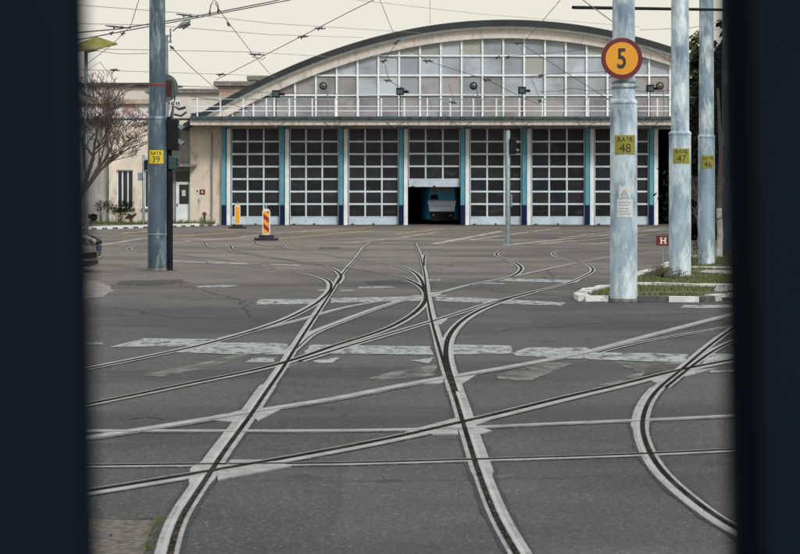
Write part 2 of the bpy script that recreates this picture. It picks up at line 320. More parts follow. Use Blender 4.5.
def text_mesh(txt, size, mtl, name, parent, place, bold=0.0, sx=1.0, extrude=.004, wrap=None):
    cu = bpy.data.curves.new('t', 'FONT'); cu.body = txt; cu.size = size; cu.align_x = 'CENTER'; cu.align_y = 'CENTER'; cu.extrude = extrude; cu.offset = bold; cu.resolution_u = 6
    to = bpy.data.objects.new('t', cu); COL.objects.link(to)
    dg = bpy.context.evaluated_depsgraph_get(); me = bpy.data.meshes.new_from_object(to.evaluated_get(dg))
    bpy.data.objects.remove(to); bpy.data.curves.remove(cu)
    xs = [v.co.x for v in me.vertices]; ys = [v.co.y for v in me.vertices]
    cx, cy = (min(xs) + max(xs)) / 2, (min(ys) + max(ys)) / 2
    for v in me.vertices:
        x, z, d = (v.co.x - cx) * sx, v.co.y - cy, v.co.z
        if wrap: a = x / wrap; v.co = Vector((place[0] + (wrap + d) * math.sin(a), place[1] - (wrap + d) * math.cos(a), place[2] + z))
        else: v.co = Vector((place[0] + x, place[1] - d, place[2] + z))
    me.name = name; me.materials.clear(); me.materials.append(mtl)
    o = bpy.data.objects.new(name, me); COL.objects.link(o); o.parent = parent; return o

# ------------------------------------------------------------ ground
b = MB(); b.add([(-3000, -200, -.06), (3000, -200, -.06), (3000, 4000, -.06), (-3000, 4000, -.06)], [(0, 1, 2, 3)])
tag(b.build('ground', M['earth']), kind='structure')
b = MB(); b.slab([(-60, -12), (60, -12), (60, 142), (-60, 142)], -.05, 0)
tag(b.build('road', M['asphalt']), kind='structure')
def patch(name, poly, mtl, z=.004, kind='structure', jag=0):
    b = MB(); pts = [G(*p) for p in poly]
    if jag:
        q = []
        for i, p in enumerate(pts):
            n = pts[(i + 1) % len(pts)]; L = (n - p).length; k = max(1, int(L / .15))
            for j in range(k): q.append(p.lerp(n, j / k) + Vector((R.uniform(-jag, jag), R.uniform(-jag, jag) * 2, 0)))
        pts = q
    b.add([(p.x, p.y, z) for p in pts], [list(range(len(pts)))]); return tag(b.build(name, mtl), kind=kind)
patch('pavement', [(70, 519), (156.5, 521), (150, 537), (141, 565), (60, 575)], M['concrete_patch'], .004, jag=.008)
patch('pavement', [(40, 277), (98, 281), (110, 286), (113, 291), (104, 297), (60, 301), (20, 300)], M['concrete'], .004, jag=.02)
patch('tarmac_patch', [(120, 281), (178, 279.5), (190, 283), (150, 286), (118, 285)], M['tar'], .0045, jag=.05)
patch('tarmac_patch', [(318, 247.5), (340, 247), (342, 249), (320, 249.5)], M['tar'], .0045)
patch('tarmac_patch', [(365, 281), (400, 280), (410, 284), (368, 285)], M['tar'], .0045, jag=.05)

# ------------------------------------------------------------ road markings
def marking(polys, label, mtl=M['paint'], z=.0058, jag=.012, cat='road marking', group=None):
    b = MB()
    for poly in polys:
        pts = [G(*p) for p in poly]; q = []
        for i, p in enumerate(pts):
            n = pts[(i + 1) % len(pts)]; L = (n - p).length; k = max(1, int(L / .12))
            for j in range(k): q.append(p.lerp(n, j / k) + Vector((R.uniform(-jag, jag), R.uniform(-jag, jag) * 3, 0)))
        b.add([(p.x, p.y, z) for p in q], [list(range(len(q)))])
    o = b.build('road_marking', mtl, fix=False); tag(o, kind='structure')
    for p in o.data.polygons:
        if p.normal.z < 0: p.flip()
    return o
marking([[(260, 299.6), (317, 299.6), (314, 304.3), (254, 305)], [(331, 298.3), (423, 296.6), (425, 301), (331, 303.3)],
         [(436, 297), (508, 299.6), (566, 303), (562, 306), (508, 304.2), (436, 301.3)]], 'a')
marking([[(110, 347.5), (144, 338.7), (216, 339.6), (203, 346), (165, 347)], [(176, 352.6), (217, 342.6), (280, 343.7), (288, 345), (284, 355), (220, 354.3)],
         [(310, 345), (430, 347), (433, 355), (304, 354)], [(454, 345), (511, 346), (513, 354), (453, 355)], [(513, 353.5), (527.5, 348), (584.5, 348), (597, 352.6), (688, 354.6), (685, 363), (597, 360), (516, 356.5)],
         [(708, 354), (750, 354.5), (750, 364), (702, 364)]], 'b')
marking([[(245, 362.5), (252, 358.7), (276, 358), (274, 363)], [(313, 361), (340, 357.5), (334, 363.3), (315, 364)], [(410.5, 361), (434, 358), (430, 364)], [(711, 371), (740, 369.5), (740, 373), (708, 373)]], 'c')
marking([[(500, 278.5), (581, 280.3), (576, 283), (500, 281.4)], [(683, 305.4), (745, 305), (745, 308.2), (680, 308.6)], [(70, 343.2), (104, 342.8), (102, 344.8), (70, 345.2)]], 'd')
marking([[(342, 290.3), (352, 290.1), (354, 291.3), (340, 291.6)], [(428, 279.5), (441, 279.6), (440, 281), (428, 281)], [(437, 295.2), (452, 295.3), (452, 296.3), (437, 296.2)], [(194, 286.4), (228, 285.2), (240, 286), (226, 287.5), (198, 287.7)],
         [(358, 287.2), (384, 286.6), (398, 287.5), (380, 288.6), (359, 288.8)], [(318, 290), (328, 289.6), (328, 290.9), (318, 291)], [(484, 283), (506, 283.2), (504, 284.2), (484, 284)],
         [(205, 262), (240, 262.6), (262, 263.6), (240, 264.6), (212, 263.6)], [(270, 264), (300, 265), (300, 266.2), (272, 265.4)], [(168, 260), (205, 262.5), (204, 263.6), (170, 261.3)]], 'e')
marking([[(368, 379), (394, 372), (437, 365), (434, 376), (374, 382.5)], [(497, 376), (542, 363), (575, 363), (532, 381), (498, 380)], [(650, 365), (700, 359), (690, 372), (640, 380)],
         [(137, 375.6), (190, 366), (246, 353), (250, 355), (205, 370), (162, 377)], [(610, 362), (685, 365), (640, 384), (600, 386), (640, 373)], [(275, 363), (305, 362), (282, 371)]], 'f', M['paint_faded'], .0055)
# yellow and pale lines of the far yard; right-hand pale ones paint in shining rails
def line_px(p0, p1, wd, mtl, z):
    a, c = G(*p0), G(*p1); d = (c - a).normalized(); nrm = Vector((-d.y, d.x, 0)) * wd / 2
    b = MB(); n = 24; vs = []
    for i in range(n + 1):
        t = i / n; p = a.lerp(c, t); vs += [p + nrm, p - nrm]
    b.add([(p.x, p.y, z) for p in vs], [(2 * i, 2 * i + 1, 2 * i + 3, 2 * i + 2) for i in range(n)])
    o = b.build('road_marking', mtl, fix=False)
    for p in o.data.polygons:
        if p.normal.z < 0: p.flip()
    tag(o, kind='structure')
for i, (a, c, wd, k) in enumerate([((155, 238), (235, 232.3), .22, 'y'), ((168, 243), (262, 236), .25, 'p'), ((222, 229.6), (236, 229.8), .9, 'y'), ((275, 239), (372, 231), .22, 'y'), ((240, 236.5), (330, 229.5), .2, 'p'),
        ((395, 234), (445, 228.6), .22, 'y'), ((402, 237.5), (440, 232), .2, 'p'), ((300, 232), (372, 227.5), .2, 'y'), ((435, 244), (500, 231.5), .3, 'p'), ((510, 244.8), (660, 229.5), .3, 'p'), ((540, 243.8), (690, 231), .25, 'p'),
        ((560, 238), (640, 228.5), .2, 'p'), ((345, 243), (400, 238.3), .2, 'p'), ((90, 247), (146, 238), .2, 'p'), ((120, 234), (148, 231), .2, 'y'), ((590, 243.8), (745, 233), .25, 'p'), ((470, 240), (560, 228), .2, 'p')]):
    line_px(a, c, wd, M['yellow_line' if k == 'y' else 'pale_line'], .0050 + i * .00004)

# ------------------------------------------------------------ rails
def spline(pts, step=.18):
    P_ = [pts[0] * 2 - pts[1]] + pts + [pts[-1] * 2 - pts[-2]]; out = []
    for i in range(1, len(P_) - 2):
        p0, p1, p2, p3 = P_[i - 1:i + 3]; d1 = max((p1 - p0).length, 1e-4) ** .5; d2 = max((p2 - p1).length, 1e-4) ** .5; d3 = max((p3 - p2).length, 1e-4) ** .5
        m1 = ((p1 - p0) / d1 - (p2 - p0) / (d1 + d2) + (p2 - p1) / d2) * d2
        m2 = ((p2 - p1) / d2 - (p3 - p1) / (d2 + d3) + (p3 - p2) / d3) * d2
        n = max(2, int((p2 - p1).length / step))
        for j in range(n):
            t = j / n; h = (2 * t ** 3 - 3 * t * t + 1, t ** 3 - 2 * t * t + t, -2 * t ** 3 + 3 * t * t, t ** 3 - t * t)
            out.append(p1 * h[0] + m1 * h[1] + p2 * h[2] + m2 * h[3])
    out.append(pts[-1]); return out
RI = [0]
def smooth_pts(pts, it=2):
    for _ in range(it):
        pts = [pts[0]] + [(pts[i - 1] + pts[i] * 2 + pts[i + 1]) / 4 for i in range(1, len(pts) - 1)] + [pts[-1]]
    return pts
def ribbon(b, c, o0, o1, z, m=0, z0=-.01, wid=None):
    n = len(c); vs = []
    for i, p in enumerate(c):
        d = (c[min(i + 1, n - 1)] - c[max(i - 1, 0)]); d.z = 0; d.normalize(); nr = Vector((-d.y, d.x, 0))   # left of travel
        a0, a1 = (o0, o1) if wid is None else wid(p, o0, o1)
        for off, zz in ((a0, z0), (a0, z), (a1, z), (a1, z0)):
            q = p + nr * off; vs.append((q.x, q.y, zz))
    fs = []
    for i in range(n - 1):
        for k in range(3): fs.append((i * 4 + k, i * 4 + k + 1, i * 4 + 4 + k + 1, i * 4 + 4 + k))
    fs += [(0, 1, 2, 3), tuple((n - 1) * 4 + k for k in (3, 2, 1, 0))]
    b.add(vs, fs, m)
def rail(pts, label, left=.06, groove=.04, right=.025, mtl='steel', wid=None, plates=None, tar=.1, sm=6, tarleft=1):
    i = RI[0]; RI[0] += 1
    c = smooth_pts(spline([G(*p) for p in pts]), sm)
    t = thing('tram_rail', label, 'tram rail')
    g = groove / 2
    jit = [1 + .10 * mnz.noise(Vector((k * .35, i * 7.3, 0))) for k in range(len(c))]
    big = left >= right
    b = MB(); ribbon(b, c, g + left, g, .0065 + i * .00008, wid=wid and (lambda p, a, d: (g + left * wid(p), g)))
    if left >= right and left > .04: ribbon(b, c, g + .026, g + .006, .0070 + i * .00008, 1)
    b.build('running_rail' if left >= right else 'guard_rail', [M[mtl], M['polish']], t)
    b = MB(); ribbon(b, c, -g, -g - right, .00653 + i * .00008, wid=wid and (lambda p, a, d: (-g, -g - right * wid(p))))
    if right > left: ribbon(b, c, -g - .006, -g - .026, .0070 + i * .00008, 1)
    b.build('guard_rail' if left >= right else 'running_rail', [M[mtl], M['polish']], t)
    b = MB(); ribbon(b, c, g, -g, .0097 + i * .00005, z0=.0092 + i * .00005); b.build('flangeway', M['groove'], t)
    if plates:
        for k, pl in enumerate(plates):
            b = MB(); q = [G(*p) for p in pl]; b.slab([(p.x, p.y) for p in q], -.01, .0086 + .0001 * k + .00001 * i); b.build('crossing_plate', M[mtl], t)
    if tar:
        b = MB(); n = len(c); vs = []
        for j, p in enumerate(c):
            d = (c[min(j + 1, n - 1)] - c[max(j - 1, 0)]); d.normalize(); nr = Vector((-d.y, d.x, 0))
            for s, k in ((1, left), (-1, right)):
                wd_ = k * (wid(p) if wid else 1); q = p + nr * s * (g + wd_ + (.014 + tar * .16 * R.random() ** 2)); vs.append((q.x, q.y, .0045 + i * .00004))
        b.add(vs, [(2 * j, 2 * j + 1, 2 * j + 3, 2 * j + 2) for j in range(n - 1)]); o = b.build('tar_joint', M['edge'], t, fix=False)
        for p in o.data.polygons:
            if p.normal.z < 0: p.flip()
    return t
z4 = lambda *ps: [(80 + x / 3.01, 370 + y / 3.01) for x, y in ps]
z5 = lambda *ps: [(300 + x / 3.01, 370 + y / 3.01) for x, y in ps]
z6 = lambda *ps: [(520 + x / 3.01, 370 + y / 3.01) for x, y in ps]
z2 = lambda *ps: [(300 + x / 3.077, 220 + y / 3.077) for x, y in ps]
z3 = lambda *ps: [(500 + x / 3.077, 220 + y / 3.077) for x, y in ps]
def stepw(lo, hi, amp=1.6):
    return lambda p: amp if lo < p.y < hi else 1.0
# A, B : the main pair running away to the depot
rail([(158, 640), (163, 590), (170.4, 554), (179.7, 519.5), (194.6, 498), (209.6, 474.6), (226, 449.7), (239.5, 431.5), (252.8, 413), (266, 393), (281, 371.5), (304, 334.5), (320.5, 309), (331, 293), (342, 275), (357, 257.5), (366, 246), (374, 242.6), (392, 240.5)],
     'left rail of the main track, curving in from the bottom left', .054, .030, .022, wid=stepw(10.2, 15.5, 1.45), tar=.12,
     plates=[z4((385, 152), (470, 160), (508, 140), (500, 119)), z4((545, 122), (612, 116), (535, 156), (527, 148)), z4((332, 300), (330, 318), (385, 318), (408, 286), (375, 273)), z4((415, 335), (640, 291), (560, 274), (455, 274), (412, 312)),
             ])
rail([(548, 610), (530, 578), (516, 554), (499, 526), (489.4, 503), (479.4, 476), (468.5, 441.4), (462.8, 423), (456, 400), (446.5, 373), (439.7, 350), (431.6, 321), (427.5, 300), (423.5, 269), (419, 253), (415, 243.5)],
     'right rail of the main track, curving out at the bottom centre', .020, .030, .054, wid=stepw(10.6, 20, 1.35), tar=.12,
     plates=[z5((372, 43), (432, 40), (428, 20)), z5((470, 43), (490, 43), (530, 17), (462, 28)), z5((315, 189), (400, 196), (476, 196), (474, 146)), z5((507, 195), (548, 195), (578, 186), (525, 170), (585, 148), (500, 155)),
             z2((412, 325), (435, 322), (455, 305), (408, 305)), z2((340, 243), (385, 246), (388, 228)), z2((400, 238), (425, 236), (440, 222), (396, 225))])
rail([(40, 432.8), (90, 432.5), (190, 432.5), (340, 432.5), (400, 431.8), (459.5, 430), (520, 427), (560, 425), (629.6, 422.5), (732, 417.5), (800, 414)],
     'upper of the two level rails crossing the whole foreground, one pale line', .11, .008, .012, tar=.06)
rail([(40, 467), (90, 466.3), (190, 465.3), (266, 464.7), (340, 464.6), (466, 460.4), (560, 458), (633, 455.5), (732, 450.5), (800, 447)],
     'lower of the two level rails crossing the whole foreground, with a thin dark groove', .035, .045, .05, tar=.08)
rail([(40, 499.5), (90, 492), (190, 475.5), (260, 463.6), (340, 449.2), (419.6, 433), (459.5, 423.5), (512.6, 411), (558.5, 399.5), (617, 386), (682, 370), (732, 360.4), (800, 348)],
     'diagonal grooved rail rising from the lower left across both main rails to the right', .03, .062, .075, tar=.07)
rail([(40, 448), (90, 440), (190, 424.5), (236, 416.5), (266, 411.5), (340, 400.4), (400, 388), (443, 380), (500, 370.5), (560, 359.6), (597.5, 351.6), (630, 343), (680, 329.5), (732, 316), (800, 299)],
     'pale diagonal rail above the grooved one, rising from the left edge to the right edge', .13, .01, .015, tar=.06)
rail([(597.5, 353), (640, 342.5), (690, 334), (732, 326.5), (790, 317)], 'short pale rail splitting off to the right edge below the rising diagonal one', .05, .03, .03, tar=.04)
rail([(790, 558), (736, 531), (706, 511), (679.5, 489.6), (659.5, 469.7), (648, 449.7), (642, 426.5), (648, 403.5), (659, 389), (682, 370), (701.5, 353), (721, 337.5), (760, 311)],
     'sharply curved rail at the right edge, bulging towards the left', .048, .032, .022, wid=stepw(12.6, 15.2, 1.3), tar=.12,
     plates=[z6((395, 35), (425, 48), (500, 6), (480, 5)), z6((492, 22), (540, 10), (590, -4), (510, 4)), z3((655, 372), (690, 352), (700, 335))])
rail([(666, 388), (690, 368.5), (712, 352.5), (735, 341), (790, 322)], 'second rail strip beside the sharp curve, next to the right gate post', .05, .03, .02, tar=.05)
# left hand turnout rails
rail([(40, 379), (86.5, 369.5), (145, 358), (210, 343.5), (275, 324), (304, 311), (320.5, 300.5), (331, 288.5), (327, 280), (307.5, 274), (280, 270), (255, 267), (236, 265.5)],
     'pale rail sweeping from the left edge up to a hook at the left main rail', .06, .045, .03, tar=.08)
rail([(620, 255.5), (572, 264.5), (509, 278), (470, 285.5), (431, 295.4), (397, 299.5), (349, 307.5), (300, 321), (262, 330), (225, 339)][::-1],
     'long straight rail rising from the left turnout towards the pole with the round sign', .09, .012, .02, tar=.05)
rail([(40, 415), (86.6, 405), (120, 398.7), (180, 386), (230, 376), (265, 368.5), (300, 358.5), (332.5, 347), (381, 331.5), (404, 320.5), (419, 309.5), (425.5, 300), (423.5, 290), (411, 281.5), (391, 275), (345, 268.3), (300, 262), (250, 253.6), (234, 250), (230, 246)],
     'dark grooved rail from the left edge that bends back round beside the right main rail', .03, .06, .04, tar=.08)
rail([(300, 361.5), (339, 349.5), (381, 337), (430, 322.5), (462, 312.5), (488.5, 304), (536, 291.5), (566, 284), (587, 275.3), (593, 270.5), (587, 264.8), (572, 261.5), (557, 257), (553, 253.5), (561, 250.5)],
     'long rail rising to the right that ends in the farther of the two S bends', .05, .04, .04, tar=.05)
rail([(291, 353.5), (301, 345), (314, 334), (340, 323.3), (381, 308), (405, 300.5), (422, 295.5)], 'short pale rail linking the two main rails just below the white crossing band', .09, .015, .03, tar=.06)
rail([(455, 392), (450, 376), (446.5, 362), (446, 348), (450, 335), (462.5, 321), (482, 309.5), (508, 299.6), (535, 292)], 'branch rail peeling off the right main rail below the white crossing band', .035, .05, .05, tar=.07)
rail([(470, 285.5), (495, 281), (509, 277.8), (519.5, 272), (521, 267.5), (515, 263), (503, 258.5), (496, 254.5), (502, 250.5)], 'rail with the nearer of the two S bends, right of the main track', .045, .05, .045, tar=.05)
rail([(204, 243), (208, 246.8), (228, 251), (270, 258), (310, 263.5), (330, 268), (341, 276), (337, 284)], 'leftmost hooked rail in front of the striped marker, joining the left main rail', .05, .05, .04, 'steel_dull', tar=.05)
rail([(254, 241.6), (259, 244.8), (276, 246.8), (298, 250.8)], 'very short hooked rail just right of the striped marker foot', .05, .06, .04, 'steel_dull', tar=.05)
rail([(282.5, 245), (287, 247.7), (310, 252), (345, 258), (372, 261.5), (397, 266), (413, 272), (421, 280), (424.5, 290)], 'hooked rail right of the striped marker that curves round to the right main rail', .05, .05, .04, tar=.05)
rail([(149, 242), (133, 246.6), (129, 249), (135, 251), (160, 253.5), (205, 258), (262, 265)], 'faint hooked rail behind the foot of the dark left pole', .05, .05, .04, 'steel_dull', tar=.04)
rail([(364, 254.5), (385, 250), (402, 247.3), (412, 246)], 'short faint rail between the far ends of the two main rails', .05, .04, .03, 'steel_dull', tar=0)
rail([(424, 266), (424.5, 258), (428, 254), (441, 252.4), (470, 250.5)], 'short curved rail leaving the far end of the right main rail', .05, .04, .03, 'steel_dull', tar=0)
rail([(578, 262.5), (620, 254.8), (660, 250.5), (700, 246)], 'faint rail passing behind the pole with the round sign', .05, .04, .03, 'steel_dull', tar=0)

# manhole ring on the concrete patch
b = MB(); c = G(99, 537); b.lathe([(.075, 0), (.075, .003), (.062, .003), (.06, -.001), (.05, -.001), (.05, .003), (0.01, .003)], (c.x, c.y, .004), 32)
tag(b.build('manhole_cover', M['kerb_dark']), 'round metal manhole cover in the brown concrete patch at the bottom left', 'manhole cover')
b = MB(); c = G(186, 389 - 5); 

def crack(px, wd=.007, sd=0):
    rr = random.Random(sd); pts = [G(*p) for p in px]; c = []
    for i in range(len(pts) - 1):
        n = max(3, int((pts[i + 1] - pts[i]).length / .06))
        for j in range(n):
            q = pts[i].lerp(pts[i + 1], j / n); c.append(q + Vector((mnz.noise(Vector((q.x * 3, q.y * 3, sd))) * .12 + rr.gauss(0, .006), mnz.noise(Vector((q.x * 3, q.y * 3, sd + 9))) * .2 + rr.gauss(0, .012), 0)))
    vs = []
    for i, p in enumerate(c):
        d = (c[min(i + 1, len(c) - 1)] - c[max(i - 1, 0)]).normalized(); k = wd * rr.uniform(.3, 1.3); vs += [(p.x - d.y * k, p.y + d.x * k, .0036), (p.x + d.y * k, p.y - d.x * k, .0036)]
    b = MB(); b.add(vs, [(2 * i, 2 * i + 1, 2 * i + 3, 2 * i + 2) for i in range(len(c) - 1)]); o = b.build('tarmac_crack', M['edge'], fix=False)
    for p in o.data.polygons:
        if p.normal.z < 0: p.flip()
    tag(o, kind='structure')
for k, px in enumerate(([(90, 519.5), (140, 520.5), (188, 517)], [(100, 306), (180, 318), (290, 320)], [(470, 333), (600, 323), (730, 320)], [(120, 421), (150, 418), (178, 419)], [(560, 314), (640, 316), (735, 312)], [(180, 285), (240, 300), (252, 318)], [(545, 268), (552, 276), (540, 280)])):
    crack(px, .006 + .00025 * (600 - px[0][1]) / 10, k)
b = MB()
def pebble(x, y, z, sz):
    vs = [(x + sz * R.uniform(.5, 1) * a, y + sz * R.uniform(.5, 1) * c_, z + sz * .6 * R.uniform(.4, 1) * d) for a, c_, d in ((1, 0, 0), (-1, 0, 0), (0, 1, 0), (0, -1, 0), (0, 0, 1))]
    b.add(vs, [(0, 2, 4), (2, 1, 4), (1, 3, 4), (3, 0, 4)])
def along(px, lo, hi, n, spread):
    c = smooth_pts(spline([G(*p) for p in px]), 6); c = [p for p in c if lo < p.y < hi]
    for _ in range(n):
        p = R.choice(c); pebble(p.x + R.gauss(0, spread), p.y + R.uniform(-.1, .1), .009, R.uniform(.002, .0065))
along([(158, 640), (163, 590), (170.4, 554), (179.7, 519.5), (194.6, 498), (209.6, 474.6), (226, 449.7)], 7.5, 11, 420, .009)
along([(158, 640), (163, 590), (170.4, 554), (179.7, 519.5), (194.6, 498), (209.6, 474.6), (226, 449.7), (266, 393), (304, 334)], 7.5, 18, 260, .11)
along([(548, 610), (530, 578), (516, 554), (499, 526), (489.4, 503), (479.4, 476), (468.5, 441.4)], 7.5, 11, 420, .009)
along([(548, 610), (516, 554), (489.4, 503), (468.5, 441.4), (456, 400), (439.7, 350)], 7.5, 18, 260, .11)
along([(790, 558), (736, 531), (706, 511), (679.5, 489.6), (659.5, 469.7), (648, 449.7), (642, 426.5)], 8, 13, 160, .05)
for _ in range(500):
    y = R.uniform(7.5, 20); pebble(R.uniform(-.17, .18) * y, y, .003, R.uniform(.002, .006))
tag(b.build('gravel', M['pebble'], fix=False), 'fine loose gravel lying in the rail grooves and on the near asphalt', 'gravel', kind='stuff')

# ------------------------------------------------------------ foreground gate, out of focus
def gate_leaf(side, label):
    t = thing('gate_leaf', label, 'gate')
    lean = -.0175   # leans a little: x grows downwards
    def bar(name, xt, xb, y0, y1, w_out):
        b = MB(); zt, zb = 2.35, .02
        k = (xb - xt) / (1.638 - 1.389)         # dx per metre down
        X = lambda z: xt + (1.638 - z) * k
        vs = []
        for z in (zb, zt):
            x = X(z); xo = x + w_out
            vs += [(x, y0, z), (xo, y0, z), (xo, y1, z), (x, y1, z)]
        b.add(vs, [(0, 1, 5, 4), (1, 2, 6, 5), (2, 3, 7, 6), (3, 0, 4, 7), (0, 3, 2, 1), (4, 5, 6, 7)])
        return b.build(name, M['gate'], t)
    y = .86
    f = lambda px, Y: (px - 400) / FP * Y
    if side < 0:
        bar('frame_post', f(64, .8), f(76, .8), .785, .8, -.04)
        bar('frame_post', f(87, y), f(98, y), .845, .86, -.06)
        xs = [-.30, -.42, -.54, -.66, -.78]
    else:
        bar('frame_post', f(717, y), f(728, y), .845, .86, .06)
        bar('frame_post', f(752, .8), f(764, .8), .785, .8, .04)
        xs = [.32, .44, .56, .68, .80]
    for x in xs:
        b = MB(); b.box(x - .012, x + .012, 1.07, 1.094, .08, 2.3); b.build('gate_bar', M['gate'], t)
    for z in (.2, 1.15, 2.15):
        b = MB(); x0, x1 = (min(xs) - .08, -.27) if side < 0 else (.29, max(xs) + .08); b.box(x0, x1, 1.095, 1.13, z - .02, z + .02); b.build('crossbar', M['gate'], t)
gate_leaf(-1, 'dark blue steel gate leaf filling the left edge, close and out of focus')
gate_leaf(1, 'dark blue steel gate leaf filling the right edge, close and out of focus')

# ------------------------------------------------------------ tram depot
S = H / (FP * H / 101.0) * 0 + 101.0 / FP
YD = 101.0
depot = thing('tram_depot', 'long tram depot with a wide arched roof, glazed arch and row of tall doors', 'building')
def X_(px, Y=YD): return (px - 400) / FP * Y
def Z_(py, Y=YD): return H - (py - HY) / FP * Y
XC, ZA, KK = X_(505), Z_(20, 99.8), .001 / (100 / FP)
def arc(x, d=0): return ZA - d - KK * (x - XC) ** 2
def arcband(d0, d1, y0, y1, m, name, x0, x1, n=72, parent=depot):
    b = MB(); xs = [x0 + (x1 - x0) * i / n for i in range(n + 1)]; vs = []
    for x in xs:
        for (yy, d) in ((y0, d0), (y1, d0), (y1, d1), (y0, d1)): vs.append((x, yy, arc(x, d) if d0 < .1 else max(arc(x, d), ZCL + .02 * d)))
    fs = [(i * 4 + k, i * 4 + (k + 1) % 4, i * 4 + 4 + (k + 1) % 4, i * 4 + 4 + k) for i in range(n) for k in range(4)] + [(3, 2, 1, 0), tuple(n * 4 + k for k in range(4))]
    b.add(vs, fs); return b.build(name, m, parent)
XL, XR = X_(186), X_(824); ZCL = Z_(117.3, 98.5) - .1
roof = arcband(0, .31, 99.6, 142, M['roof_dark'], 'roof', XL, XR)
arcband(.312, .43, 99.85, 100.3, M['white_metal'], 'arch_moulding', X_(189), X_(821))
arcband(.432, .93, 100.1, 100.5, M['arch'], 'arch_band', X_(193), X_(817))
# glazing
aw = MB(); fr = MB()
zb = Z_(117.5, 100.5); rows = [zb] + [Z_(p, 100.5) for p in (95.3, 75.6, 56, 36)]
k0 = -10; cols = [X_(420 + 20.8 * k, 100.5) for k in range(-11, 21)]
cols = [x for x in cols if arc(x, .9) > zb + .05]
cols = [cols[0] - 1.0] + cols + [cols[-1] + 1.0]
for i in range(len(cols) - 1):
    x0, x1 = cols[i], cols[i + 1]; t0, t1 = arc(x0, .88), arc(x1, .88)
    for r in range(len(rows)):
        za = rows[r]; zt = rows[r + 1] if r + 1 < len(rows) else 99
        c = lambda z: max(za, min(z, zt))
        if c(t0) <= za and c(t1) <= za: continue
        q = [(x0, za), (x1, za)] + ([(x1, c(t1))] if c(t1) > za else []) + ([(x0, c(t0))] if c(t0) > za else [])
        dy = R.uniform(-.01, .01)
        g = 2 if r == 0 or (r == 1 and R.random() < .6) else (1 if (R.random() < .05 or (r >= 3 and R.random() < .45)) else 0)  # pane colour by row imitates a reflection gradient
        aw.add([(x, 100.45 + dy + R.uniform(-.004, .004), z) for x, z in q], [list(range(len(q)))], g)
    if i: fr.box(x0 - .045, x0 + .045, 100.32, 100.44, zb, arc(x0, .85))
for r in rows[1:]:
    if arc(XC, .9) > r:
        hw = math.sqrt(max(0, (ZA - .85 - r) / KK)); fr.box(XC - hw, XC + hw, 100.335, 100.43, r - .04, r + .04)
aw_o = fr.build('arched_window', M['white_metal'], depot)
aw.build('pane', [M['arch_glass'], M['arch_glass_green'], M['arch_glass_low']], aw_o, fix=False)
# canopy walkway
zc1, zc0 = Z_(117.3, 98.5), Z_(125, 98.5)
b = MB(); b.box(X_(190, 98.5), X_(815, 98.5), 98.52, 100.6, zc0, zc1 - .02); b.build('canopy', M['arch'], depot)
b = MB(); b.box(X_(190, 98.4), X_(815, 98.4), 98.3, 98.5, Z_(119.6, 98.4), Z_(116.4, 98.4), bev=.03)
for i in range(60):
    x = X_(192 + i * 10.4, 98.4); b.box(x - .03, x + .03, 98.28, 98.3, Z_(121, 98.4), Z_(116.6, 98.4))
b.build('gutter', M['gutter'], depot)
# walls
PIL = [224, 282.3, 341, 401, 462.5, 524, 587, 651, 712, 775]
b = MB(); zl = Z_(129)
b.box(X_(190), X_(222), 101, 101.4, 0, zc0 - .003); b.box(X_(777.5), X_(822), 101, 101.4, 0, zc0 - .003)
b.box(X_(222) + .002, X_(777.5) - .002, 101.1, 101.4, zl, zc0 - .003)
b.build('wall', M['plaster'], depot)
b = MB()
b.box(X_(190), X_(190) + .3, 101.41, 141.5, 0, 6.0); b.box(X_(820), X_(820) + .3, 101.41, 141.5, 0, 6.0)
prof = [(XL + .2, 0)] + [(XL + .2 + (XR - XL - .4) * i / 30, arc(XL + .2 + (XR - XL - .4) * i / 30, .45)) for i in range(31)] + [(XR - .2, 0)]
b.prism(prof, 141.2, 141.6); b.build('rear_wall', M['interior'], depot)
b = MB(); b.box(X_(190), X_(820), 100.62, 101.38, zc0 + .05, zc1 - .05); b.box(X_(195), X_(815), 101.45, 141, zc1 + .3, zc1 + .4)
b.build('ceiling', M['interior'], depot)
npil = Z_(205)
for k, p in enumerate(PIL):
    x = X_(p); b = MB(); b.box(x - .105, x + .105, 100.72, 101.4, npil, zc0 - .004, 0); b.box(x - .107, x + .107, 100.717, 101.4, 0, npil - .001, 1)
    b.build('pillar', [M['teal'], M['navy']], depot)
for p in PIL[:-1]:
    x = X_(p); b = MB(); b.box(x + .15, x + .36, 100.86, 101.2, 0, zl, 0); b.build('door_jamb', M['white_metal'], depot)
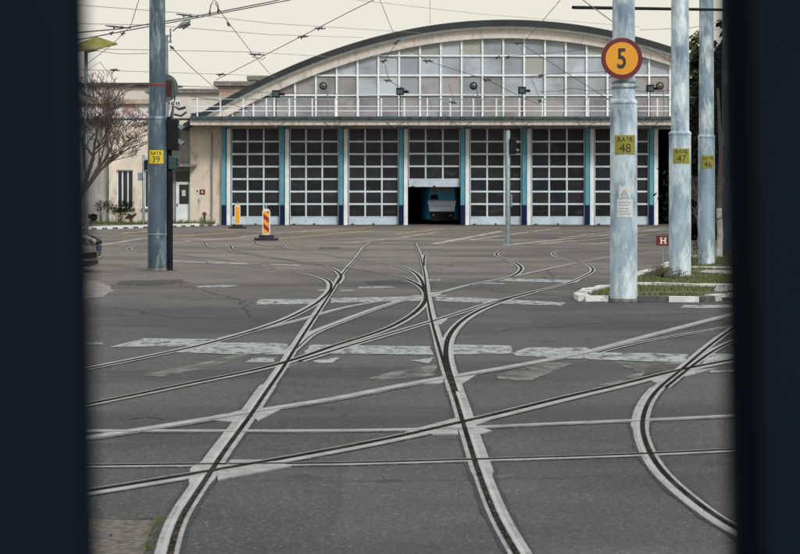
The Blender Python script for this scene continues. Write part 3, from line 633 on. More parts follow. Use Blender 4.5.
# doors
def door(p0, p1, lift=0.0, rowdrop=0):
    x0, x1 = X_(p0) + .40, X_(p1) - .13; yd = 101.02; rh = .668; w3 = (x1 - x0) / 3
    fr = MB(); gl = MB(); kp = MB()
    z0 = lift + .02; kz = .44
    top = zl - .0
    kp.box(x0, x1, yd - .03, yd + .03, z0, z0 + kz)
    for i in range(7): kp.box(x0 + .02, x1 - .02, yd - .038, yd - .031, z0 + .04 + i * .055, z0 + .065 + i * .055)
    kp.box(x0 - .0, x1, yd - .05, yd - .0305, z0, z0 + .03); kp.box(x0, x1, yd - .05, yd - .0305, z0 + kz - .05, z0 + kz)
    z = z0 + kz; rr = []
    while z < top - .05:
        zt = min(z + rh, top); rr.append((z, zt)); z += rh
    for (a, c) in rr:
        fr.box(x0, x1, yd - .04, yd + .02, c - .055, c + .035) if c < top - .01 else None
        for j in range(3):
            gx0, gx1 = x0 + j * w3 + .03, x0 + (j + 1) * w3 - .03; t = R.uniform(-.006, .006)
            gl.add([(gx0, yd + t, a), (gx1, yd - t, a), (gx1, yd - t + R.uniform(-.004, .004), c), (gx0, yd + t, c)], [(0, 1, 2, 3)])
    for j in range(4):
        x = x0 + j * w3; fr.box(max(x - .04, x0), min(x + .04, x1), yd - .035, yd + .015, z0 + kz + .001, top)
    fo = fr.build('door', M['door_frame'], depot); gl.build('pane', M['door_glass'], fo, fix=False); kp.build('kick_panel', M['kick'], fo)
    b = MB(); xm = (x0 + x1) / 2; b.box(xm - .05, xm + .05, yd - .1, yd - .051, z0 + .02, z0 + .07); b.box(x0 + .15, x0 + .3, yd - .09, yd - .051, z0 + .01, z0 + .05); b.build('handle', M['black'], fo)
for i in range(len(PIL) - 1):
    if i == 7: continue
    door(PIL[i], PIL[i + 1], lift=(Z_(187.2) if i == 3 else 0))
# railing on the canopy
b = MB(); yr = 98.75
for (p, r_, mi) in ((99.3, .03, 0), (106.5, .022, 1), (111, .022, 1)):
    b.tube([(X_(192, yr), yr, Z_(p, yr)), (X_(812, yr), yr, Z_(p, yr))], r_, 6, mi)
for i in range(27):
    x = X_(226 - 28.6 + i * 23.0, yr); b.box(x - .03, x + .03, yr - .03, yr + .03, zc1, Z_(98.3, yr), 1)
b.build('railing', [M['rail_teal'], M['white_metal']], depot)
# downpipe and small cables under the canopy
b = MB(); x = X_(212, 100.9); b.tube([(X_(205, 98.6), 98.6, zc0), (x, 100.85, Z_(133, 100.9)), (x, 100.88, .1)], .045, 8); b.build('downpipe', M['plaster_grey'], depot)
b = MB()
for p in (276, 333, 395, 462, 521, 586, 650):
    x = X_(p, 98.25); b.tube([(x - .5, 98.22, Z_(122, 98.2)), (x - .1, 98.2, Z_(127, 98.2)), (x + .15, 98.2, Z_(126, 98.2)), (x + .5, 98.22, Z_(121.5, 98.2))], .018, 5); b.box(x - .06, x + .06, 98.15, 98.27, Z_(128, 98.2), Z_(125.5, 98.2))
b.build('wire_bracket', M['insulator'], depot)
# interior columns and tracks inside
b = MB()
for p in PIL[1:-1]:
    for yy in (112, 124, 135): x = X_(p); b.box(x - .2, x + .2, yy, yy + .4, 0, zc1 + .29)
b.build('column', M['interior'], depot)

# tram in the open bay
def tram():
    c = P(442, 222, 102.9); t = thing('tram', 'blue tram with a white front panel parked inside the half open door', 'tram', (c.x, c.y, 0))
    b = MB()
    st = [(0, .70), (.25, .86), (.8, 1.0), (2.2, 1.15), (13, 1.15)]
    vs = []
    for (y, hw) in st:
        zt = 3.1 if y > .2 else 2.9
        for (x, z) in ((-hw, .28), (hw, .28), (hw + .02, 1.2), (hw - .05, zt - .15), (hw - .3, zt), (-hw + .3, zt), (-hw + .05, zt - .15), (-hw - .02, 1.2)): vs.append((x, y, z))
    fs = [(i * 8 + k, i * 8 + (k + 1) % 8, i * 8 + 8 + (k + 1) % 8, i * 8 + 8 + k) for i in range(4) for k in range(8)] + [tuple(range(8)), tuple(32 + k for k in range(8))[::-1]]
    b.add(vs, fs); b.build('body', M['tram_blue'], t)
    b = MB(); b.prism([(-.66, 1.78), (.66, 1.78), (.6, 2.75), (-.6, 2.75)], -.02, -.004); b.build('windscreen', M['dark_glass'], t)
    b = MB(); b.prism([(-.78, 1.3), (.76, 1.3), (.66, .72), (-.68, .72)], -.14, -.01); b.build('front_panel', M['tram_white'], t)
    b = MB(); b.prism([(-.66, .2), (.66, .2), (.68, .68), (-.68, .68)], -.06, -.012); b.build('skirt', M['black'], t)
    for sgn in (-1, 1):
        b = MB(); b.lathe([(.075, -.062), (.08, -.075), (.05, -.09), (.01, -.095)], (sgn * .48, 0, .5), 16, axis='y'); b.build('headlight', M['lamp_glass'], t)
        b = MB(); b.box(sgn * .98 - .07, sgn * .98 + .07, -.1, -.03, 1.9, 2.25, bev=.02); b.build('mirror', M['black'], t)
    b = MB(); b.box(-.5, .5, -.15, -.1405, 1.0, 1.03); b.box(-.74, .72, -.15, -.1405, 1.24, 1.27); b.build('trim', M['galv'], t)
    b = MB(); b.tube([(-.1, -.03, 1.8), (.25, -.04, 2.4)], .015, 5); b.build('wiper', M['black'], t)
    b = MB(); b.prism([(-.66, 1.36), (-.18, 1.36), (-.24, 1.62), (-.6, 1.62)], -.03, -.012); b.build('coupler_cover', M['black'], t)
tram()

# ------------------------------------------------------------ floodlights and goose-neck lamps on the canopy
GF = 'black floodlights along the canopy railing'
for px, py, lab in ((276, 94, 'black floodlight at the left end of the canopy railing'), (400, 91.5, 'black floodlight on the canopy above the door left of the half open one'), (522, 90.5, 'black floodlight on the canopy above the thin grey signal post'), (650, 88.5, 'black floodlight on the canopy just right of the pole with the round sign')):
    Y = 98.9; c = P(px, py, Y); t = thing('floodlight', lab, 'floodlight', c, 0, GF)
    b = MB(); b.box(-.2, .2, -.2, .08, -.19, .19, bev=.03); b.build('housing', M['black'], t)
    b = MB(); b.box(-.15, .15, -.215, -.203, -.13, .1); b.build('glass', M['lamp_glass'], t)
    b = MB(); b.tube([(0, 0, -.19), (0, 0, zc1 - c.z)], .025, 6); b.tube([(.1, .1, 0), (.42, .3, 0)], .07, 8, 0); b.build('bracket', M['black'], t)
GL = 'goose neck lamps on the canopy'
for px, lab in ((326, 'goose neck lamp on the left part of the canopy'), (476, 'goose neck lamp above the middle of the canopy'), (662, 'goose neck lamp on the canopy beside the floodlight right of the round sign')):
    Y = 99; base = P(px, 117, Y); t = thing('canopy_lamp', lab, 'lamp', (base.x, Y, zc1), 0, GL); hh = Z_(90, Y) - zc1
    b = MB(); b.tube([(.1, 0, 0), (.1, 0, hh * .6), (.08, 0, hh * .85), (0, -.05, hh + .12), (-.12, -.12, hh + .18)], .03, 6); b.build('stem', M['galv'], t)
    b = MB(); b.lathe([(.05, .06), (.16, .04), (.21, -.02), (.2, -.06)], (-.14, -.15, hh + .2), 16, axis='y'); b.build('shade', M['black'], t)
    b = MB(); b.lathe([(.17, .02), (.13, -.02), (.01, -.035)], (-.14, -.21, hh + .2), 16, axis='y'); b.build('lens', M['lamp_amber'] if px != 476 else M['lamp_glass'], t)

# ------------------------------------------------------------ left: office building
YO = 99.8
off = thing('office_building', 'low cream plastered office building left of the depot, with streaked walls', 'building')
zt = Z_(122.5, YO)
def wallwin(parent, x0, x1, z0, z1, y, name='window', bars=2, fm='white_metal'):
    b = MB(); w_ = .06; b.box(x0 - .0, x0 + w_, y - .03, y + .02, z0, z1); b.box(x1 - w_, x1, y - .03, y + .02, z0, z1); b.box(x0 + w_, x1 - w_, y - .03, y + .02, z0, z0 + w_); b.box(x0 + w_, x1 - w_, y - .03, y + .02, z1 - w_, z1)
    for i in range(1, bars + 1): x = x0 + (x1 - x0) * i / (bars + 1); b.box(x - .03, x + .03, y - .028, y + .018, z0 + w_, z1 - w_)
    o = b.build(name, M[fm], parent); b = MB(); b.box(x0 + .01, x1 - .01, y + .021, y + .03, z0 + .01, z1 - .01); b.build('pane', M['dark_glass'], o); return o
def wall_with_holes(b, x0, x1, z0, z1, y0, y1, holes, m=0):
    xs = sorted(holes); cx = x0
    for (a, c, d, e) in xs:
        b.box(cx, a, y0, y1, z0, z1, m); b.box(a, c, y0, y1, z0, d, m); b.box(a, c, y0, y1, e, z1, m); cx = c
    b.box(cx, x1, y0, y1, z0, z1, m)
hz0, hz1 = Z_(208, YO), Z_(170, YO)
H1 = (X_(116.5, YO), X_(133, YO), hz0, hz1); H2 = (X_(144, YO), X_(157, YO), hz0, hz1)
b = MB(); wall_with_holes(b, X_(109, YO), X_(166, YO), 0, zt, YO, YO + .35, [H1, H2]); b.build('front_wall', M['plaster'], off)
b = MB(); b.box(X_(20, YO), X_(109, YO) - .003, YO + .5, YO + .8, 0, zt + .2); b.build('side_wall', M['plaster_grey'], off)  # grey plaster carries this wall's shade in its colour
for h in (H1, H2):
    o = wallwin(off, h[0], h[1], h[2], h[3], YO + .2, bars=2)
    b = MB(); b.box(h[0] - .12, h[1] + .12, YO - .14, YO - .002, h[2] - .12, h[2] - .02); b.build('sill', M['concrete'], o)
b = MB(); b.box(X_(166, YO) + .002, X_(194, YO + 2), YO + 1.6, YO + 1.9, 0, zt - .1); b.build('entrance_wall', M['plaster_grey'], off)
b = MB(); b.box(X_(165, YO), X_(166, YO), YO + .36, YO + 1.6, 0, zt - .1); b.box(X_(20), X_(165), YO + .82, YO + 20, zt - .3, zt - .15); b.box(X_(20), X_(166), YO + 20, YO + 20.3, 0, zt - .31); b.build('rear_wall', M['plaster_grey'], off)
b = MB(); b.box(X_(20, YO), X_(193, YO), YO - .15, YO + 2.2, zt + .202, zt + .25); b.build('roof', M['plaster_grey'], off)
b = MB(); b.box(X_(170, YO), X_(194, YO), YO + .5, YO + 1.58, Z_(166.5, YO), Z_(164, YO)); b.build('porch_slab', M['concrete'], off)
yd = YO + 1.5; dx0, dx1 = X_(176, yd), X_(191.5, yd)
b = MB(); b.box(dx0, dx1, yd, yd + .08, .1, Z_(182, yd)); dr = b.build('door', M['white_metal'], off)
b = MB(); b.box(dx0 + .17, dx1 - .15, yd - .012, yd - .001, Z_(204, yd), Z_(184.5, yd)); b.build('pane', M['dark_glass'], dr)
b = MB(); b.box(dx0 + .32, dx0 + .52, yd - .018, yd - .013, Z_(196, yd), Z_(190, yd)); b.build('notice', M['paper'], dr)
b = MB(); b.box(dx0 + .05, dx0 + .1, yd - .05, yd - .001, 1.0, 1.15); b.build('handle', M['black'], dr)
b = MB(); b.box(dx0, dx1, yd, yd + .06, Z_(181, yd), Z_(171.5, yd)); b.build('transom_window', M['dark_glass'], off)
for (px0, px1, py0, py1, m_, nm, lab) in ((196, 198.6, 188, 194.5, 'white', 'wall_sign', 'small white plate on the cream wall beside the office door'), (199.6, 205, 189.5, 194.5, 'maroon', 'wall_sign', 'small maroon plate on the cream wall beside the office door')):
    b = MB(); b.box(X_(px0), X_(px1), 100.975, 100.998, Z_(py1), Z_(py0), bev=.005); t = thing(nm, lab, 'sign'); b.build('plate', M[m_], t)
    b = MB(); xm = (X_(px0) + X_(px1)) / 2; zm = Z_((py0 + py1) / 2); b.box(xm - .04, xm + .04, 100.968, 100.974, zm - .06, zm + .06); b.build('symbol', M['maroon' if m_ == 'white' else 'white'], t)
t = thing('hydrant', 'small dark red hydrant box on the wall foot beside the office door', 'hydrant', P(204.5, 214, 100.7))
b = MB(); b.lathe([(.09, -.02), (.11, 0), (.11, .12), (.04, .14)], (0, -.12, 0), 16, axis='y'); b.build('valve', M['paint_red'], t)
b = MB(); b.tube([(0, .1, 0), (0, .1, -.55)], .04, 8); b.build('pipe', M['black'], t)

# background buildings
def block(name, label, px0, px1, pyt, Y, depth, m, wins, roof=True, cat='building', rm='roof_dark'):
    t = thing(name, label, cat); x0, x1, z = X_(px0, Y), X_(px1, Y), Z_(pyt, Y)
    b = MB(); b.box(x0, x1, Y, Y + depth, 0, z); b.build('wall', M[m], t)
    if roof: b = MB(); b.box(x0 - .4, x1 + .4, Y - .4, Y + depth + .4, z + .002, z + .35); b.build('roof', M[rm], t)
    for (a, c, d, e) in wins:
        wallwin(t, X_(a, Y), X_(c, Y), Z_(e, Y), Z_(d, Y), Y - .04, bars=1)
    return t
block('apartment_building', 'cream block behind the bare tree, with a dark flat roof', 60, 150, 87, 165, 14, 'pale_plaster', [])
block('terraced_house', 'pink and white blotched house behind the office roof and bare tree', 55, 148, 104, 145, 10, 'pink_plaster', [], rm='brick')
block('apartment_building', 'grey block with small upper windows seen above the office entrance', 150, 222, 93, 160, 14, 'pale_plaster', [(168, 173.5, 101, 106), (175, 180.5, 101, 106)], rm='concrete')
b_ = block('rooftop_house', 'brown brick box with a pale slab top behind the left end of the arch', 219, 251, 86, 148, 6, 'brick', [], rm='concrete')
block('rooftop_house', 'low grey slab roofed box peeking over the arched roof', 252, 268, 80.5, 152, 6, 'plaster_grey', [], rm='concrete')

# kerb with black and white stones in front of the office
b = MB(); n = 31; a, c = G(60, 230.3), G(214, 225.6)
for i in range(n):
    p = a.lerp(c, i / n); q = a.lerp(c, (i + .96) / n); d = (q - p).normalized(); nr = Vector((-d.y, d.x, 0)) * .18; g = 1 - (i % 2)
    b.slab([(p.x - nr.x, p.y - nr.y), (q.x - nr.x, q.y - nr.y), (q.x + nr.x, q.y + nr.y), (p.x + nr.x, p.y + nr.y)], 0, .14 if g else .06, g)
tag(b.build('kerb', [M['kerb_dark'], mat('kerb_paint', (.85, .87, .87), .8, var=(.7, .72, .71), scale=3)]), kind='structure')
b = MB(); q = [a + Vector((-5, .2, 0)), c + Vector((0, .2, 0)), Vector((c.x, 101.2, 0)), Vector((a.x - 5, 101.2, 0))]; b.slab([(p.x, p.y) for p in q], 0, .1)
tag(b.build('pavement', M['soil']), kind='structure')
def leafball(b, c, r, n, size, m=0, rnd=R, squash=.9):
    for _ in range(n):
        while 1:
            d = Vector((rnd.uniform(-1, 1), rnd.uniform(-1, 1), rnd.uniform(-1, 1)))
            if d.length < 1: break
        p = Vector(c) + Vector((d.x * r, d.y * r, d.z * r * squash)); a = Vector((rnd.gauss(0, 1), rnd.gauss(0, 1), rnd.gauss(0, 1))).normalized(); e = a.orthogonal().normalized(); s = size * rnd.uniform(.6, 1.3)
        f = a.cross(e)
        b.add([p - e * s, p - f * s * .5, p + e * s, p + f * s * .5], [(0, 1, 2, 3)], m)
for px, w_, h_, tw, lab in ((101, .45, 1.15, 1, 'small reddish twiggy shrub at the foot of the grey wall'), (119.5, .6, 1.0, 0, 'low dark green bush under the office window'), (131, .3, .5, 1, 'small thin plant right of the bush under the office window'), (92, .3, .45, 0, 'tiny green plant at the left end of the wall foot')):
    c = P(px, 224, 98.6); t = thing('shrub', lab, 'shrub', (c.x, c.y, .1))
    b = MB(); lf = MB()
    for k in range(9):
        a = R.uniform(0, 6.28); e = Vector((math.cos(a) * w_ * R.uniform(.3, 1), math.sin(a) * w_ * .5, h_ * R.uniform(.6, 1))); b.tube([(0, 0, 0), e * .5 + Vector((0, 0, .1)), e], [.02, .012, .006], 4)
        leafball(lf, e, w_ * (.35 if tw else .5), 40 if tw else 110, .05)
    b.build('stems', M['twig'], t); lf.build('foliage', M['twig'] if tw else M['leaf'], t, fix=False)
b = MB()
for i in range(2200):
    px = R.uniform(84, 215); y = R.uniform(97.2, 99.5); x = X_(px, y); h_ = R.uniform(.05, .3) * (1 if R.random() < .3 else .5); a = R.uniform(0, 3.1)
    b.add([(x - .03 * math.cos(a), y - .03 * math.sin(a), .09), (x + .03 * math.cos(a), y + .03 * math.sin(a), .09), (x + R.uniform(-.08, .08), y, .1 + h_)], [(0, 1, 2)])
tag(b.build('weeds', M['grass'], fix=False), 'scrubby weeds growing along the foot of the office wall', 'weeds', kind='stuff')

# ------------------------------------------------------------ bare trees
def bare_tree(name, label, base, height, seed, lean=(0, 0), spread=1.0, levels=6, twig='twig', mr=.0085):
    rr = random.Random(seed); t = thing(name, label, 'tree', base); tb = MB(); tw = MB()
    def grow(p, d, L, r, lv):
        pts = [p]; rs = [r]; n = 4; q = p.copy(); dd = d.copy()
        for i in range(n):
            dd = (dd + Vector((rr.gauss(0, .11), rr.gauss(0, .11), rr.gauss(.02, .08)))).normalized(); q = q + dd * L / n; pts.append(q.copy()); rs.append(max(r * (1 - .4 * (i + 1) / n), mr))
        (tb if lv <= 1 else tw).tube(pts, rs, 6 if lv < 3 else 3, cap=False)
        if lv < levels:
            for k in range(rr.choice((2, 3, 3, 4)) if lv else 8):
                j = rr.randint(2, n); ax = Vector((rr.gauss(0, 1), rr.gauss(0, 1), rr.gauss(0, .3))).normalized(); nd = (dd + ax * rr.uniform(.45, .95) * spread).normalized(); nd.z += .12; nd.normalize()
                grow(pts[j], nd, L * rr.uniform(.55, .76), max(rs[j] * .72, mr), lv + 1)
    grow(Vector((0, 0, 0)), Vector((lean[0], lean[1], 1)).normalized(), height * .33, height * .012, 0)
    tb.build('trunk', M['bark'], t, fix=False); tw.build('crown', M[twig], t, fix=False); return t
bare_tree('bare_tree', 'leafless tree with reddish brown twigs in front of the office at the left', G(66, 236), 9.9, 21, (.30, 0), 1.3, 6)
bare_tree('bare_tree', 'thin leafless shrub-like tree behind the pole with plate 47', G(697, 259), 3.0, 8, (0, 0), 1.0, 4, mr=.004)
# grass island
islandpx = [(580, 298.3), (745, 301), (860, 303), (900, 258), (705, 256), (683, 262), (662, 269.3), (637, 278), (607, 289)]
ip = [G(*p) for p in islandpx]
b = MB(); b.slab([(p.x, p.y) for p in ip], 0, .045); tag(b.build('grass_verge', M['soil']), kind='structure')
def kerbrun(b, pts, wd, h, whites, seg=.95):
    for i in range(len(pts) - 1):
        p, q = pts[i], pts[i + 1]
        if p is None or q is None: continue
        L = (q - p).length; k = max(1, round(L / seg)); d = (q - p).normalized(); nr = Vector((-d.y, d.x, 0)) * wd / 2
        for j in range(k):
            a = p.lerp(q, j / k); c = p.lerp(q, (j + .97) / k); hh = h * R.uniform(.86, 1.08); o = nr * R.uniform(-.15, .15)
            b.slab([((a - nr + o).x, (a - nr + o).y), ((c - nr + o).x, (c - nr + o).y), ((c + nr + o).x, (c + nr + o).y), ((a + nr + o).x, (a + nr + o).y)], 0, hh, whites(a))
b = MB(); fk = [G(607, 290), G(590, 293.5), G(581, 298.5), G(586, 301.2), G(609, 301.4), None, G(638.5, 301.4), G(700, 302), G(728, 299), G(800, 300)]
def wf(p):
    px = 400 + p.x / p.y * FP
    return 1 if (px < 612 or 655 < px < 690 or px > 706) else 0
kerbrun(b, fk, .2, .085, wf, .36)
kerbrun(b, [G(622, 287), G(655, 287.6), G(700, 289.3), G(760, 290)], .16, .09, lambda p: 1 if R.random() < .65 else 0, .8)
kerbrun(b, [G(607, 290), G(624, 284), G(640, 276.6), G(662, 269.3), G(684, 262), G(704, 256)], .18, .09, lambda p: 1 if R.random() < .6 else 0, .9)
kerbrun(b, [G(664, 270), G(700, 270.5), G(750, 271)], .2, .09, lambda p: 1, .9)
tag(b.build('kerb', [M['kerb_dark'], M['kerb_white']]), kind='structure')
b = MB()
for p0, p1, p2, p3 in (((698, 276), (706, 273.5), (735, 274), (742, 278)), ((716, 291), (736, 290.5), (742, 294), (714, 295))):
    q = [G(*p) for p in (p0, p1, p2, p3)]; b.slab([(p.x, p.y) for p in q], .03, .075)
tag(b.build('pavement', M['concrete_pale']), kind='structure')
from mathutils.geometry import intersect_point_line
def inside(x, y, poly):
    c = False; n = len(poly); j = n - 1
    for i in range(n):
        if ((poly[i].y > y) != (poly[j].y > y)) and x < (poly[j].x - poly[i].x) * (y - poly[i].y) / (poly[j].y - poly[i].y) + poly[i].x: c = not c
        j = i
    return c
from mathutils import noise as mn
b = MB(); cnt = 0
while cnt < 30000:
    y = R.uniform(28.2, 48); x = R.uniform(2.4, 10.5)
    if not inside(x, y - .12, ip): continue
    if mn.noise(Vector((x * 1.1, y * .8, 0))) < -.18 - R.random() * .25: continue
    cnt += 1; h_ = R.uniform(.03, .09) * (1 + .8 * max(0, mn.noise(Vector((x * .8, y * .8, 5))))); a = R.uniform(0, 3.14); wd = .009
    b.add([(x - wd * math.cos(a), y - wd * math.sin(a), .04), (x + wd * math.cos(a), y + wd * math.sin(a), .04), (x + R.gauss(0, .025), y + R.gauss(0, .025), .042 + h_ * .75)], [(0, 1, 2)])
tag(b.build('grass', M['grass'], fix=False), 'short patchy grass on the kerbed verge around the silver poles', 'grass', kind='stuff')
# tufts by left rail
b = MB()
for c in ((157, 522), (154, 527), (150, 545), (147, 550), (152, 534)):
    g = G(*c)
    for i in range(34):
        x = g.x + R.gauss(0, .02); y = g.y + R.gauss(0, .04); a = R.uniform(0, 3.1); b.add([(x - .003 * math.cos(a), y - .003, .003), (x + .003 * math.cos(a), y + .003, .003), (x + R.gauss(0, .012), y, R.uniform(.01, .03))], [(0, 1, 2)])
tag(b.build('weeds', M['grass'], fix=False), 'small green weeds at the edge of the brown concrete patch beside the left rail', 'weeds', kind='stuff')
for px, py, lab, mt, sp in ((663, 281.5, 'low reddish brown plant at the left foot of the pole with plate 47', 'twig', .4), (706, 264, 'dark twiggy plant at the foot of the pole with plate 46', 'leaf', .3), (690, 270.5, 'small leafless sprigs between the poles with plates 47 and 46', 'twig', .3)):
    g = G(px, py, .075); t = thing('shrub', lab, 'shrub', g); b = MB(); lf = MB()
    for k in range(16):
        a = R.uniform(0, 6.28); e = Vector((math.cos(a) * sp * R.uniform(.3, 1), math.sin(a) * sp * .6, R.uniform(.06, .17 if px == 663 else .5))); b.tube([(0, 0, 0), e * .6, e], [.012, .008, .004], 4); leafball(lf, e, .07, 30, .016)
    b.build('stems', M['twig'], t); lf.build('foliage', M[mt], t, fix=False)
bpy.context.view_layer.update()

# ------------------------------------------------------------ evergreen trees at the right
def leaf_tree(name, label, base, h, w_, seed, m='leaf', n=16, per=700, size=.16, trunk_h=.2, m2=None):
    rr = random.Random(seed); t = thing(name, label, 'tree', base)
    b = MB(); b.tube([(0, 0, 0), (.1, 0, h * .3), (0, .1, h * .7), (0, 0, h * .95)], [w_ * .09, w_ * .07, w_ * .04, .02], 8)
    lf = MB()
    for i in range(n):
        z = h * (trunk_h + (1 - trunk_h) * (i + .5) / n); ww = w_ * (1 - .55 * ((z / h) ** 2)) * rr.uniform(.6, 1.05); a = rr.uniform(0, 6.28); c = (math.cos(a) * ww * .55, math.sin(a) * ww * .55, z)
        b.tube([(0, .05, z * .8), c], [.06, .02], 5); leafball(lf, c, ww * rr.uniform(.55, .8), per, size, 0, rr)
        leafball(lf, c, ww * 1.0, per // 6, size, 1, rr)
    b.build('trunk', M['bark'], t); lf.build('crown', [M[m], M[m2 or m]], t, fix=False); return t
for k, (px, Y, h, w_, lab) in enumerate(((712, 66, 6.5, 1.35, 'dark ivy covered tree right of the pole with plate 47'), (738, 58, 8.5, 1.9, 'tall dark evergreen tree nearest the right gate leaf'), (700, 78, 5.2, 1.3, 'lower dark evergreen tree in front of the depot corner'),
        (765, 70, 10, 2.8, 'broad dark evergreen tree hidden mostly behind the right gate leaf'), (800, 60, 9.5, 2.6, 'outermost dark evergreen tree at the right'))):
    leaf_tree('evergreen_tree', lab, (X_(px, Y), Y, 0), h, w_, 30 + k, 'leaf', 16, 800 if k < 3 else 500, .13, .02, 'leaf')
leaf_tree('leafy_tree', 'thin olive leaved treetop showing between the two right poles', (X_(694.5, 88), 88, 0), 9.1, .85, 55, 'leaf_mid', 14, 110, .12, .45)
t = thing('tree_trunk', 'whitewashed tree trunk just right of the pole with plate 46', 'tree trunk', G(719, 259)); b = MB()
b.tube([(0, 0, 0), (.03, 0, .6), (0, 0, 1.25)], [.09, .075, .07], 10, 0); b.tube([(0, 0, 1.25), (.05, 0, 2.6), (-.03, 0, 4.2)], [.07, .055, .03], 8, 1)
b.build('trunk', [M['whitewash'], M['bark']], t)

# ------------------------------------------------------------ tramway poles
def num_plate(t, zc, r, num, mt, hz=.138, half=45):
    b = MB(); rr = r + .006; n = 14; vs = []
    for i in range(n + 1):
        a = math.radians(-half + 2 * half * i / n)
        for rad in (rr, rr + .004):
            for z in (zc - hz, zc + hz): vs.append((rad * math.sin(a), -rad * math.cos(a), z))
    fs = [(i * 4 + a, i * 4 + c, i * 4 + 4 + c, i * 4 + 4 + a) for i in range(n) for a, c in ((0, 1), (1, 3), (3, 2), (2, 0))] + [(0, 1, 3, 2), (n * 4, n * 4 + 2, n * 4 + 3, n * 4 + 1)]
    b.add(vs, fs, 0, False); pl = b.build('number_plate', M[mt], t)
    text_mesh('RATB', .095, M['lettering'], 'lettering', pl, (0, 0, zc + .078), 0, 1.0, .002, rr + .006)
    text_mesh(num, .185, M['lettering'], 'lettering', pl, (0, 0, zc - .05), 0, .95, .002, rr + .006)
def tram_pole(px, base_py, rb, rt, zcol, num, mt, label, height=9.2, platemat='sign_olive', zsign=2.3, lean=0):
    g = G(px, base_py); t = thing('tramway_pole', label, 'pole', g)
    b = MB(); b.lathe([(rb, 0), (rb * .985, zcol)], n=40); b.build('lower_tube', M[mt], t)
    b = MB(); b.lathe([(rb * 1.001, zcol - .025), (rb * 1.02, zcol - .02), (rb * 1.02, zcol + .01), (rb * .97, zcol + .03), (rt * 1.01, zcol + .05)], n=40); b.build('collar', M[mt], t)
    b = MB(); b.lathe([(rt, zcol + .02), (rt * .93, height * .75)], n=40); b.lathe([(rt * .8, height * .75), (rt * .74, height), (.02, height + .05)], n=32); b.build('upper_tube', M[mt], t)
    b = MB(); b.lathe([(rb * 1.03, 0), (rb * 1.015, .03), (rb * 1.003, .05)], n=40); b.build('foot_ring', M['grime'], t)
    b = MB(); vs = [(g.x, g.y, .0042 if base_py > 290 or px < 300 else .05)]; n = 40
    for k in range(n): a = 2 * math.pi * k / n; rr_ = rb + R.uniform(.05, .22) * (1 + .6 * abs(math.cos(a))); vs.append((g.x + rr_ * math.cos(a), g.y + rr_ * math.sin(a), vs[0][2]))
    b.add(vs, [(0, k + 1, (k + 1) % n + 1) for k in range(n)]); tag(b.build('dirt_patch', M['tar'], fix=False), kind='structure')
    if num: num_plate(t, zsign, rb * .99, num, platemat)
    return t, g
t49, g49 = tram_pole(623.7, 301.5, .2, .168, 2.92, '48', 'pole', 'mottled silver pole nearest the camera, carrying the round sign with a 5 and plate 48')
b = MB()
for z in (3.2, 3.12): b.lathe([(.172, z), (.178, z + .01), (.178, z + .03), (.172, z + .04)], n=32)
b.tube([(.15, -.09, 3.16), (.2, -.12, 3.14)], .012, 6); b.build('strap', M['galv'], t49)
tram_pole(680, 278.5, .208, .172, 2.72, '47', 'pole', 'mottled silver pole with yellow plate 47, second from the camera')
tram_pole(706.5, 266.5, .186, .165, 2.85, '46', 'pole_mid', 'silver pole with yellow plate 46, third from the camera')
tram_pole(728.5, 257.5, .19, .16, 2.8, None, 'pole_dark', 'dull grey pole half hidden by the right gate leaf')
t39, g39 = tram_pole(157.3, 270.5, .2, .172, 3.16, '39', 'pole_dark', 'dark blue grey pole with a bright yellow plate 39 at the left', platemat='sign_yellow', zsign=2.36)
b = MB(); b.lathe([(.174, 3.84), (.177, 3.845), (.177, 3.875), (.174, 3.88)], n=32); b.build('red_band', M['redband'], t39)
b = MB(); b.lathe([(.203, .74), (.207, .745), (.207, .765), (.203, .77)], n=32); b.build('strap', M['galv'], t39)
# notices on the near pole
t = thing('paper_notice', 'torn pale paper notice pasted on the near silver pole below its yellow plate', 'notice', g49)
def wrap_patch(b, r, a0, a1, z0, z1, m=0, n=10, jag=0):
    vs = []
    for i in range(n + 1):
        a = math.radians(a0 + (a1 - a0) * i / n); j = R.uniform(-jag, jag)
        for rad, z in ((r, z0 + j), (r, z1 - j), (r + .003, z1 - j), (r + .003, z0 + j)): vs.append((rad * math.sin(a), -rad * math.cos(a), z))
    b.add(vs, [(i * 4 + k, i * 4 + (k + 1) % 4, i * 4 + 4 + (k + 1) % 4, i * 4 + 4 + k) for i in range(n) for k in range(4)] + [(0, 1, 2, 3), tuple(n * 4 + k for k in (3, 2, 1, 0))], m)
for (a0, a1, z0, z1, jg) in ((-36, 34, 1.24, 1.50, .006), (-28, 20, 1.53, 1.70, .02)):
    b = MB(); wrap_patch(b, .2, a0, a1, z0, z1, jag=jg); pp = b.build('paper', M['paper'], t)
    if z0 < 1.5:
        for z in (1.46, 1.42, 1.37, 1.33, 1.29): b = MB(); wrap_patch(b, .2035, -28, 26 + R.uniform(-12, 2), z - .006, z + .003, n=6); b.build('printed_line', M['print'], pp)
    else:
        for i in range(7): b = MB(); q = -20 + i * 5; wrap_patch(b, .2035, q, q + 2.6, 1.56, 1.585 + .06 * math.sin(i / 6 * 3.14), n=2); b.build('printed_mark', M['print'], pp)
